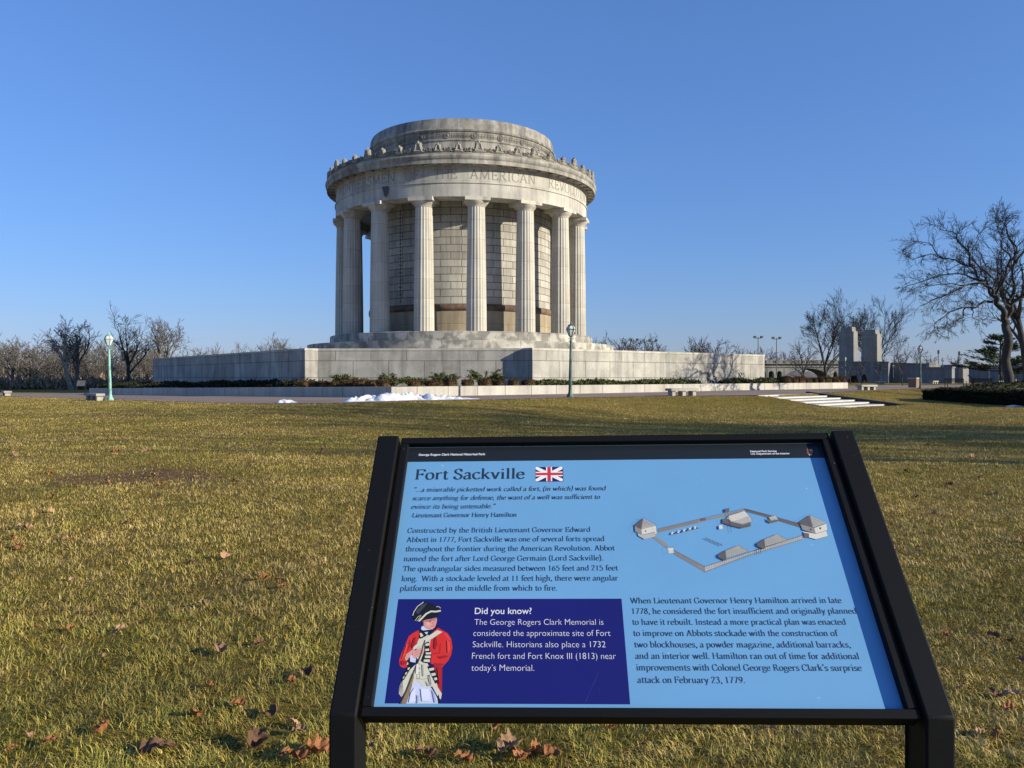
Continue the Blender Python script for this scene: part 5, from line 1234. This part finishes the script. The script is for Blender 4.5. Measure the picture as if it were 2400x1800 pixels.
# the brown wood at the left: one mass of thin trunks and brush
rng = random.Random(5); mb = MB()
for k in range(420):
    Yd = rng.uniform(118, 190); px_ = rng.uniform(-260, 470 if Yd > 130 else 420); q = at(px_, 0, Yd); base = Vector((q.x, q.y, -1.72)); H_ = rng.uniform(4.4, 7.2) * (1.15 if px_ < 300 else .85 + .2 * (px_ < 380))
    d = Vector((rng.gauss(0, .05), rng.gauss(0, .05), 1)); top = base + d * H_
    mb.tube(base, top, .07 * rng.uniform(.6, 1.5), .03, 3, 0 if rng.random() < .8 else 1)
    for j in range(26):
        t = rng.uniform(.25, 1.0) if j > 5 else rng.uniform(.05, .4); p = base + d * H_ * t; a = rng.uniform(0, 2 * PI); L_ = H_ * rng.uniform(.10, .26) * (1.25 - t * .7)
        e = Vector((math.cos(a) * .75, math.sin(a) * .75, rng.uniform(.2, 1.0))).normalized(); q2 = p + e * L_; mb.tube(p, q2, .04, .025, 3, 2)
        for _ in range(2):
            e2 = (e + Vector((rng.gauss(0, .5), rng.gauss(0, .5), rng.gauss(.1, .4)))).normalized(); mb.tube(p + e * L_ * rng.uniform(.4, 1), q2 + e2 * L_ * .6, .03, .018, 3, 2)
M['wood_twig'] = flat('brown_brush', (.105, .09, .072), .95, .35, .35)
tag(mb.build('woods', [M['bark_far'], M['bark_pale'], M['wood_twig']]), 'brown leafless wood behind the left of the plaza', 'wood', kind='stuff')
# low dry scrub at the foot of the wood
rng = random.Random(6); mb = MB()
def fn():
    px_ = rng.uniform(-250, 430); Yd = rng.uniform(110, 124); q = at(px_, 0, Yd); return (q.x, q.y, -1.75 + abs(rng.gauss(0, .55))), (rng.gauss(0, .5), rng.gauss(0, .5), 1)
cards(mb, rng, 9000, fn, .55, .5)
M['scrub'] = leafmat('dry_scrub', (.11, .08, .05), (.33, .25, .155))
tag(mb.build('undergrowth', M['scrub']), 'dry brown scrub along the foot of the wood', 'undergrowth', kind='stuff')

# pine at the right
rng = random.Random(15); root = empty('pine_tree', at(2345, 893, 112)); tag(root, 'dark green pine with layered sweeping boughs behind the big tree trunk', 'tree')
tr_ = MB(); cr = MB(); H_ = (893 - 782) / F * 112
tr_.tube((0, 0, 0), (0, 0, H_ * .95), .26, .05, 7)
for k in range(58):
    t = rng.uniform(.12, 1.0); a = rng.uniform(0, 2 * PI); L_ = (H_ * .95) * (1.05 - t) ** .7 * rng.uniform(.75, 1.1) * .98
    L_ = min(L_, 6.3); p = Vector((0, 0, H_ * t * .95)); d = Vector((math.cos(a), math.sin(a), .08)); tip = p + d * L_ + Vector((0, 0, L_ * rng.uniform(.02, .14)))
    mid = (p + tip) / 2 - Vector((0, 0, L_ * .06)); cr.tube(p, mid, .05, .035, 3, 1); cr.tube(mid, tip, .035, .015, 3, 1)
    for _ in range(int(16 + L_ * 16)):
        u = rng.uniform(.25, 1.03); c = p * (1 - u) ** 2 + mid * 2 * u * (1 - u) + tip * u * u + Vector((rng.gauss(0, .22), rng.gauss(0, .22), rng.gauss(.05, .12)))
        dd = (d + Vector((rng.gauss(0, .5), rng.gauss(0, .5), abs(rng.gauss(.25, .35))))).normalized(); s_ = dd.cross(Vector((rng.gauss(0, 1), rng.gauss(0, 1), rng.gauss(0, 1)))).normalized(); l_ = rng.uniform(.28, .6)
        cr.face([c - s_ * .06, c + s_ * .06, c + dd * l_ + s_ * .03, c + dd * l_ - s_ * .03], 0)
M['needle'] = leafmat('pine_needles', (.012, .022, .010), (.055, .075, .030))
tr_.build('trunk', M['bark'], root); cr.build('crown', [M['needle'], M['bark']], root)
# small dark conical evergreens at the foot of the pylon wall
for k, (px_, py0, py1) in enumerate(((1996, 897, 882), (2004, 897, 883), (2026, 897, 880))):
    o = empty('conical_evergreen', at(px_, py0, 141)); tag(o, 'small dark conical evergreen at the foot of the pylon wall', 'shrub', 'conical evergreens by the pylon wall'); rng = random.Random(90 + k); mb = MB(); H_ = (py0 - py1) / F * 150
    def fn():
        t = rng.random() ** .8; a = rng.uniform(0, 2 * PI); r_ = .42 * (1 - t) + .04; return (r_ * math.cos(a), r_ * math.sin(a), H_ * t), (math.cos(a), math.sin(a), .6)
    cards(mb, rng, 420, fn, .2, .2); mb.build('foliage', M['yew'], o)
    mb = MB(); mb.tube((0, 0, -.1), (0, 0, H_ * .8), .06, .03, 5); mb.build('stem', M['twig'], o)

# ------------------------------------------------------------------ pylons, long walls, bridge
def block(mb, a, b, th, z0, z1, m=0, taper=0.0):
    """a wall block from plan point a to b, thickness th away from the camera"""
    a = Vector(a); b = Vector(b); d = (b - a).normalized(); n = Vector((-d.y, d.x)); n = n if n.y > 0 else -n
    P = [a, b, b + n * th, a + n * th]; c = (a + b) / 2 + n * th / 2
    Q = [p + (c - p).normalized() * taper * (p - c).length for p in P]
    L_ = [0, (b - a).length, (b - a).length + th, 2 * (b - a).length + th]
    for i in range(4):
        j = (i + 1) % 4; u0 = L_[i]; u1 = u0 + (P[j] - P[i]).length
        mb.face([(P[i].x, P[i].y, z0), (P[j].x, P[j].y, z0), (Q[j].x, Q[j].y, z1), (Q[i].x, Q[i].y, z1)], m, [(u0, z0), (u1, z0), (u1, z1), (u0, z1)])
    mb.face([(q.x, q.y, z1) for q in Q], m)
for x0, x1, x2, top, dz, lb in ((1966, 2001, 2011, 768, 158, 'left one of two tall granite bridge pylons'), (2018, 2056, 2067, 774, 166, 'right one of two tall granite bridge pylons')):
    A0 = at(x0, 0, dz); A1 = at(x1, 0, dz - 3.0); A0.z = A1.z = 0
    mb = MB(); d = (A1 - A0).xy.normalized(); n = Vector((-d.y, d.x)); th = 6.2
    k = (x2 - 1200) / F; base = A1.xy; th = (k * base.y - base.x) / (n.x - k * n.y) if abs(n.x - k * n.y) > 1e-6 else 3
    H1 = (HOR - top) / F * dz; o = empty('stone_pylon', (A0.x, A0.y, -1.2)); tag(o, lb, 'pylon', 'bridge pylons')
    O = o.location.xy
    block(mb, A0.xy - O, A1.xy - O, abs(th), -.5, H1 + 1.2 - .9, 0, .035); mb.build('shaft', M['pylon'], o)
    mb = MB(); block(mb, A0.xy - O + d * .35, A1.xy - O - d * .35 + n * .0, abs(th) * .9, H1 + 1.2 - .9, H1 + 1.2, 0, .10); mb.build('cap', M['pylon'], o)
def longwall(p0, t0, d0, p1, t1, d1, th, lab, mat='granite2'):
    """a wall seen from column p0 at depth d0 to column p1 at depth d1, its top running from row t0 to row t1"""
    A0 = at(p0, t0, d0); A1 = at(p1, t1, d1); o = empty('stone_wall', (A0.x, A0.y, -1.2)); tag(o, lab, 'wall', 'long walls by the bridge')
    a = Vector((0, 0)); b = A1.xy - A0.xy; d = b.normalized(); n = Vector((-d.y, d.x)); n = n if n.y > 0 else -n
    def slab(mb, e, t, h0, h1):
        P = [a - d * e - n * e, b + d * e - n * e, b + d * e + n * (t + e), a - d * e + n * (t + e)]; Z = [A0.z + 1.2, A1.z + 1.2, A1.z + 1.2, A0.z + 1.2]
        lo = [(p.x, p.y, h0 if h0 < 0 else z + .002) for p, z in zip(P, Z)]; hi = [(p.x, p.y, z + h1) for p, z in zip(P, Z)]; u = 0
        for i in range(4):
            j = (i + 1) % 4; L_ = (P[j] - P[i]).length
            mb.face([lo[i], lo[j], hi[j], hi[i]], 0, [(u, lo[i][2]), (u + L_, lo[j][2]), (u + L_, hi[j][2]), (u, hi[i][2])]); u += L_
        mb.face(hi)
    mb = MB(); slab(mb, 0, th, -.6, 0); mb.build('wall', M[mat], o)
    mb = MB(); slab(mb, .1, th, 1, .25); mb.build('coping', M[mat], o)
longwall(1965, 850, 151, 2082, 850.5, 146.5, 4, 'shaded granite wall under the two pylons')
longwall(2082.5, 852, 150, 2190, 856, 144, 3, 'long shaded granite wall right of the pylons')
longwall(2160, 864, 139, 2231, 863, 135, 1.1, 'lower granite wall with a sunlit end face')
longwall(2190.5, 857.5, 163, 2460, 860, 148, 3, 'farthest shaded granite wall behind the big tree')
longwall(2247, 857, 146, 2257, 857, 145.2, 1.5, 'short pale wall pier right of the lit wall end', 'pylon')
longwall(2172, 853, 142, 2178, 853, 141.3, 1.2, 'small pale pier above the lower granite wall', 'pylon')
# bridge
root = empty('arched_bridge', at(1880, 893, 215)); tag(root, 'grey concrete arch bridge with a balustrade beside the pylons', 'bridge'); O = root.location
BY = 215.0; zt = (HOR - 853) / F * BY; sx = lambda px_: (px_ - 1200) / F * BY
mb = MB(); x0, x1 = sx(1700), sx(1980)
mb.box(((x0 + x1) / 2 - O.x, 4, zt - .45 - O.z), (x1 - x0, 9, .9)); mb.box(((x0 + x1) / 2 - O.x, -.7, zt + .08 - O.z), (x1 - x0, .8, .16)); mb.build('deck', M['concrete'], root)
mb = MB()
nb = 150
for k in range(nb):
    x = x0 + (x1 - x0) * (k + .5) / nb; mb.box((x - O.x, -.7, zt + .52 - O.z), (.26 if k % 12 else .7, .25, .74))
mb.box(((x0 + x1) / 2 - O.x, -.7, zt + 1.0 - O.z), (x1 - x0, .4, .22)); mb.build('balustrade', M['concrete'], root)
mb = MB()                                     # spandrel wall with arched openings and one wide main arch
def arch_wall(xa, xb, zb, rise, ztop, y0=-.25, th=8.5, n=20):
    w_ = (xb - xa); c = (xa + xb) / 2
    P = [(c + w_ / 2 * math.cos(PI - PI * k / n), zb + rise * math.sin(PI * k / n)) for k in range(n + 1)]
    for k in range(n):
        a, b = P[k], P[k + 1]
        mb.face([(a[0] - O.x, y0, a[1] - O.z), (b[0] - O.x, y0, b[1] - O.z), (b[0] - O.x, y0, ztop - O.z), (a[0] - O.x, y0, ztop - O.z)])
        mb.face([(a[0] - O.x, y0, a[1] - O.z), (a[0] - O.x, y0 + th, a[1] - O.z), (b[0] - O.x, y0 + th, b[1] - O.z), (b[0] - O.x, y0, b[1] - O.z)])
def pier(xa, xb): mb.box(((xa + xb) / 2 - O.x, 4, (-6 + zt - .9) / 2 - O.z), (xb - xa, 8.5, zt - .9 + 6))
spans = [(1702, 1742), (1748, 1794), (1801, 1813), (1820, 1832)]
for a, b in spans:
    xa, xb = sx(a), sx(b); arch_wall(xa, xb, zt - 2.6, min(1.6, (xb - xa) * .5), zt - .9)
prev = [sx(1700)] + [sx(b) for _, b in spans]; nxt = [sx(a) for a, _ in spans] + [sx(1836)]
for a, b in zip(prev, nxt): pier(a, b)
arch_wall(sx(1836), sx(1946), zt - 4.4, 3.2, zt - .9, n=28); pier(sx(1946), sx(1952)); arch_wall(sx(1952), sx(1962), zt - 3.2, 1.2, zt - .9); pier(sx(1962), sx(1980))
mb.build('arcade', M['concrete'], root)
# grassy mound behind the bridge's arch and far bank
M['mound'] = flat('grey_violet_scrub', (.14, .115, .105), 1, .4, .6)
V = []; nx_, ny_ = 40, 12
for j in range(ny_):
    for i in range(nx_):
        u, v = i / (nx_ - 1), j / (ny_ - 1); x = (sx(1780) + (sx(1990) - sx(1780)) * u) * 1.09; y = 226 + 26 * v
        V.append((x, y, -1.4 + 3.6 * math.sin(PI * u) ** .8 * math.sin(PI * min(1, v * .5 + .04)) + .2 * math.sin(i * 1.7) * math.sin(j * 2.1)))
i = np.arange(nx_ * ny_).reshape(ny_, nx_); f = np.stack([i[:-1, :-1], i[:-1, 1:], i[1:, 1:], i[1:, :-1]], -1).reshape(-1, 4)
tag(np_mesh('hill', np.array(V), f, M['mound']), 'low grey brown bank seen under the bridge arch', 'hill', kind='structure')

# ------------------------------------------------------------------ fallen leaves
def oak_leaf(seed, L_):
    rng = random.Random(seed); n = 30; P = []; nl = rng.choice((4, 5, 5)); dp = rng.uniform(.30, .5)
    for k in range(n + 1):
        t = k / n; env = .05 + .36 * math.sin(PI * min(1, t ** .8)) ** .75
        P.append((t, max(.012, env * (1 - dp + dp * abs(math.sin(PI * nl * t + rng.uniform(-.12, .12)))) * rng.uniform(.92, 1.06))))
    cu, cv, tw = rng.uniform(.5, 1.5), rng.uniform(-.4, 1.0), rng.uniform(-.7, .7); ph = [rng.uniform(0, 6) for _ in range(4)]; mb = MB()
    def pos(t, s_):
        z = .06 + cu * (abs(s_) ** 1.3) * .8 + cv * (t - .45) ** 2 + tw * s_ * (t - .4) + .08 * math.sin(8 * t + 6 * s_ + ph[0]) + .06 * math.sin(17 * t - 11 * s_ + ph[1]) * (abs(s_) > .05)
        return (L_ * (t - .5), L_ * s_ * (1 - .25 * cu * abs(s_)), L_ * max(z, -.02))
    for k in range(n):
        (t0, a), (t1, b) = P[k], P[k + 1]
        for s_ in (-1, 1):
            for f0, f1 in ((0, .33), (.33, .66), (.66, 1)):
                q = [pos(t0, s_ * a * f0), pos(t1, s_ * b * f0), pos(t1, s_ * b * f1), pos(t0, s_ * a * f1)]
                mb.face(q if s_ < 0 else q[::-1])
    mb.tube(pos(0, 0), (pos(0, 0)[0] - L_ * .2, 0, pos(0, 0)[2] * .6), L_ * .012, L_ * .009, 4)
    return mb
def leaf_skin(name, a, b):
    m, N, L, bs = nodes(name); tc = N.new('ShaderNodeTexCoord'); f = noise(N, L, tc.outputs['Object'], 5, 5, .7); oi = N.new('ShaderNodeObjectInfo')
    v = noise(N, L, mapping(N, L, tc.outputs['Object'], (3, 26, 1)), 1.0, 2, .5, 1.2)
    cc = mixc(N, L, f, (*a, 1), (*b, 1)); cc = mixc(N, L, 1.0, cc, ramp(N, L, v, [(.35, G(.85)), (.6, G(1.04))]), 'MULTIPLY')
    mr = N.new('ShaderNodeMapRange'); L.new(oi.outputs['Random'], mr.inputs['Value']); mr.inputs['To Min'].default_value = .65; mr.inputs['To Max'].default_value = 1.2
    L.new(mixc(N, L, 1.0, cc, mr.outputs['Result'], 'MULTIPLY'), bs.inputs['Base Color']); bs.inputs['Roughness'].default_value = .75; bs.inputs['Specular IOR Level'].default_value = .2
    return m
M['leaf1'] = leaf_skin('russet_leaf', (.17, .065, .022), (.42, .18, .07)); M['leaf2'] = leaf_skin('tan_leaf', (.26, .15, .075), (.46, .29, .16)); M['leaf3'] = leaf_skin('dark_brown_leaf', (.09, .045, .022), (.20, .11, .06))
LFP = [oak_leaf(k, 1.0) for k in range(7)]; LFM = {}
lg = []
o1 = lambda x, y: (x / 2.836, 1300 + y / 2.836); o2 = lambda x, y: (x / 2.458, 900 + y / 2.458); o3 = lambda x, y: (1900 + x / 4.424, 940 + y / 4.424); o4 = lambda x, y: (760 + x / 2.989, 1350 + y / 2.989); o5 = lambda x, y: (1900 + x / 4.424, 1500 + y / 4.424)
for x, y, s_, m_ in ((480, 185, .07, 2), (1495, 40, .12, 2), (1345, 95, .06, 2), (1275, 75, .08, 3), (1755, 185, .09, 1), (1440, 205, .05, 3), (1880, 240, .05, 1), (790, 530, .08, 2), (470, 525, .06, 1), (850, 405, .05, 3), (1345, 365, .08, 2), (1455, 670, .10, 2), (1720, 620, .06, 3), (2060, 825, .09, 3), (1935, 880, .06, 1), (1395, 910, .045, 1), (1580, 1035, .06, 1), (1305, 1100, .085, 1), (1820, 1085, .09, 3), (1945, 1160, .07, 2), (695, 1195, .085, 1), (320, 1290, .07, 1), (1050, 1335, .135, 3), (1700, 1290, .12, 3), (2110, 1350, .12, 1), (1940, 1395, .11, 1)): lg.append((*o1(x, y), s_, m_))
for x, y, s_, m_ in ((75, 413, .16, 2), (285, 518, .13, 1), (290, 250, .11, 2), (672, 393, .14, 1), (835, 392, .12, 2), (1330, 410, .12, 1), (1550, 352, .15, 2), (1465, 372, .11, 2), (1855, 397, .15, 2), (130, 840, .13, 2), (70, 900, .08, 1), (110, 950, .11, 1), (300, 650, .11, 1), (375, 905, .07, 2), (410, 910, .07, 1), (930, 590, .11, 1), (880, 535, .13, 2), (620, 575, .10, 1), (1370, 795, .08, 3), (2050, 820, .11, 1), (2060, 645, .15, 1), (1455, 470, .10, 2), (900, 660, .09, 3), (520, 855, .07, 1), (295, 740, .09, 2), (1350, 565, .09, 3), (740, 815, .09, 3), (1130, 545, .12, 2), (1775, 198, .12, 2), (1425, 287, .14, 3)): lg.append((*o2(x, y), s_, m_))
for x, y, s_, m_ in ((1600, 460, .14, 2), (1680, 595, .14, 2), (665, 715, .09, 3), (1925, 970, .10, 2), (1280, 1215, .10, 2), (1440, 880, .11, 3), (1735, 800, .09, 3), (2150, 1480, .08, 2), (990, 745, .10, 3), (1215, 462, .11, 2), (1090, 1000, .10, 3)): lg.append((*o3(x, y), s_, m_))
for x, y, s_, m_ in ((1215, 1110, .06, 1), (340, 1230, .04, 2), (1285, 1270, .13, 2), (1490, 1270, .08, 1), (1605, 1285, .09, 1), (700, 1290, .08, 3), (970, 1330, .07, 1), (2010, 1110, .05, 1), (1385, 1320, .09, 1)): lg.append((*o4(x, y), s_, m_))
for x, y, s_, m_ in ((1550, 550, .04, 2), (2070, 620, .07, 2), (1940, 1025, .07, 1), (1780, 1035, .05, 2), (2200, 270, .06, 2)): lg.append((*o5(x, y), s_, m_))
rng = random.Random(77)
for _ in range(48): lg.append((rng.uniform(0, 2400), 990 + 800 * rng.random() ** 1.6, rng.uniform(.035, .06), rng.choice((1, 2, 3, 3))))
lg = [q for q in lg if not (860 - (q[1] - 1000) * .2 < q[0] < 2030 + (q[1] - 1000) * .33 and q[1] > 1010 and q[1] < 1720)]
ULAB = {(1050, 1335): 'largest crumpled brown oak leaf, in the grass near the bottom left', (1455, 670): 'big pale oak leaf lying left of the sign post', (1495, 40): 'broad tan oak leaf flat on the lawn left of the sign', (1285, 1270): 'curled tan oak leaf in the grass below the sign panel'}
UXY = {}
for (x, y), l_ in ULAB.items(): UXY[tuple(round(c) for c in (o4 if (x, y) == (1285, 1270) else o1)(x, y))] = l_
TN = {1: ('small russet oak leaf lying in the lawn', 'russet leaves on the lawn'), 2: ('small pale tan oak leaf lying in the lawn', 'tan leaves on the lawn'), 3: ('small dark brown oak leaf lying in the lawn', 'dark leaves on the lawn')}
for px_, py_, s_, m_ in lg:
    d = 1.6 * F / (py_ - HOR)
    for _ in range(6):
        x = (px_ - 1200) / F * d; d = d + (float(ground_z(np.array([x]), np.array([d]))[0]) * -F / d - (py_ - HOR)) * d * d / (1.6 * F) * .8 if d > 12 else d
    k = rng.randrange(7); key = (k, m_)
    if key not in LFM:
        o = LFP[k].build('oak_leaf', M['leaf%d' % m_], None, True); LFM[key] = o
    else: o = LFM[key].copy(); col.objects.link(o)
    o.location = (x, d, float(ground_z(np.array([x]), np.array([d]))[0]) + .016 + .012 * (d < 9)); o.scale = (s_ * 1.15,) * 3; o.rotation_euler = (rng.gauss(0, .35), rng.gauss(0, .35), rng.uniform(0, 6.28))
    u_ = UXY.get((round(px_), round(py_)))
    if u_: tag(o, u_, 'leaf')
    else: tag(o, TN[m_][0], 'leaf', TN[m_][1])

# ------------------------------------------------------------------ grass blades (one object)
def grass():
    rs = np.random.RandomState(3)
    def zone(n, d0, d1, p):
        # depth sampled so that the density per square metre falls as d^-p over a strip a little wider than the view
        g = np.geomspace(d0, d1, 4000); pdf = (1.44 * g + 4.4) * g ** -p; cdf = np.concatenate([[0], np.cumsum((pdf[1:] + pdf[:-1]) / 2 * np.diff(g))])
        d = np.interp(rs.rand(n) * cdf[-1], cdf, g); return (rs.rand(n) * 2 - 1) * (.72 * d + 2.2), d
    x, y = zone(1300000, 2.3, 76.0, 1.66)
    D = edge_dist(x, y); k = D > .15; x, y = x[k], y[k]; n = len(x)
    z0 = ground_z(x, y)
    def vnoise(s_, seed):                    # smooth value noise on the lawn
        rn = np.random.RandomState(seed).rand(256, 256); u, v = x * s_ + 1000.3 * (seed % 7 + 1), y * s_ + 731.7
        i, j = np.floor(u).astype(int), np.floor(v).astype(int); f, g = u - i, v - j; f = f * f * (3 - 2 * f); g = g * g * (3 - 2 * g)
        q = lambda a, b: rn[a % 256, b % 256]
        return (q(i, j) * (1 - f) + q(i + 1, j) * f) * (1 - g) + (q(i, j + 1) * (1 - f) + q(i + 1, j + 1) * f) * g
    vn = lambda s, a: np.sin(x * s + a + 1.7 * np.sin(y * s * .7 + a)) * np.sin(y * s * 1.1 + 2 * a + 1.3 * np.sin(x * s * .6))
    lowf = .5 * vnoise(.55, 1) + .3 * vnoise(1.7, 2) + .2 * vnoise(4.5, 3); mid = vnoise(7.5, 4); clump = vnoise(19.0, 5)
    bare_ = np.exp(-(((x + 5.7 + .7 * (vnoise(1.3, 8) - .5)) / 1.1) ** 2 + ((y - 12.7 + 1.2 * (vnoise(1.6, 9) - .5)) / .8) ** 2)) + .7 * np.exp(-(((x + 6.9) / .6) ** 2 + ((y - 12.2 + 1.0 * (vnoise(1.6, 9) - .5)) / .5) ** 2))
    bald = (rs.rand(n) < np.clip(1.6 * bare_, 0, .93)) | (rs.rand(n) < np.clip((vnoise(2.6, 12) - .74) * 4, 0, .7))
    sc_ = (y / 3.0) ** .62
    L_ = (.026 + .030 * rs.rand(n) + .026 * clump * mid) * np.clip(sc_, .9, 3.2) ** .12
    wd = .00145 * (.7 + .6 * rs.rand(n)) * sc_ ** .82
    az = vnoise(5.5, 6) * 9.4 + 1.15 * rs.randn(n); th = np.clip(1.16 + .40 * rs.randn(n), .12, 1.55); L_ = np.where(bald, L_ * .25, L_)
    long_ = rs.rand(n) < .05; L_ = np.where(long_, L_ * 1.6, L_); th = np.where(long_, np.clip(th + .35, 0, 1.5), th)
    t0 = th * .55; t1 = np.clip(th * 1.35 + .2 * rs.randn(n), 0, 1.75); az1 = az + .5 * rs.randn(n)
    dx, dy = np.cos(az), np.sin(az); fx, fy = -np.sin(az + rs.randn(n) * .6), np.cos(az + rs.randn(n) * .6)
    base = np.stack([x, y, z0 - .004], -1); side = np.stack([fx, fy, np.zeros(n)], -1) * wd[:, None]
    m1 = base + np.stack([dx * np.sin(t0), dy * np.sin(t0), np.cos(t0)], -1) * (L_ * .52)[:, None]
    tip = m1 + np.stack([np.cos(az1) * np.sin(t1), np.sin(az1) * np.sin(t1), np.cos(t1)], -1) * (L_ * .48)[:, None]
    V = np.stack([base - side, base + side, m1 + side * .85, m1 - side * .85, tip], 1).reshape(-1, 3)
    i = np.arange(n) * 5
    loops = np.stack([i, i + 1, i + 2, i + 3, i + 3, i + 2, i + 4], -1).ravel()
    starts = np.stack([np.arange(n) * 7, np.arange(n) * 7 + 4], -1).ravel()
    me = bpy.data.meshes.new('grass')
    me.vertices.add(n * 5); me.vertices.foreach_set('co', V.astype(np.float32).ravel())
    me.loops.add(n * 7); me.loops.foreach_set('vertex_index', loops.astype(np.int32))
    me.polygons.add(n * 2); me.polygons.foreach_set('loop_start', starts.astype(np.int32))
    me.update(calc_edges=True)
    near = np.clip((7.5 - y) / 5, 0, 1)
    green = np.clip(.40 + .22 * near + 1.0 * (lowf - .5) + .35 * (mid - .5) + .22 * rs.randn(n), 0, 1)
    at_ = me.attributes.new('tint', 'FLOAT', 'POINT'); at_.data.foreach_set('value', np.repeat(green, 5).astype(np.float32))
    b_ = me.attributes.new('shade', 'FLOAT', 'POINT'); b_.data.foreach_set('value', np.repeat((.56 + .52 * rs.rand(n)) * (.72 + .56 * vnoise(1.1, 21)) * (.8 + .4 * vnoise(6.0, 23)), 5).astype(np.float32))
    m, N, L, bs = nodes('grass_blades')
    t = N.new('ShaderNodeAttribute'); t.attribute_name = 'tint'; s_ = N.new('ShaderNodeAttribute'); s_.attribute_name = 'shade'
    cc = ramp(N, L, t.outputs['Fac'], [(0.0, (.58, .42, .155)), (.30, (.46, .33, .088)), (.60, (.40, .315, .055)), (1.0, (.225, .235, .036))])
    cc = mixc(N, L, 1.0, cc, s_.outputs['Fac'], 'MULTIPLY')
    L.new(cc, bs.inputs['Base Color']); bs.inputs['Roughness'].default_value = .55; bs.inputs['Specular IOR Level'].default_value = .3
    me.materials.append(m)
    o = bpy.data.objects.new('grass', me); col.objects.link(o)
    tag(o, 'short dry winter grass, straw and green blades', 'grass', kind='stuff')
grass()
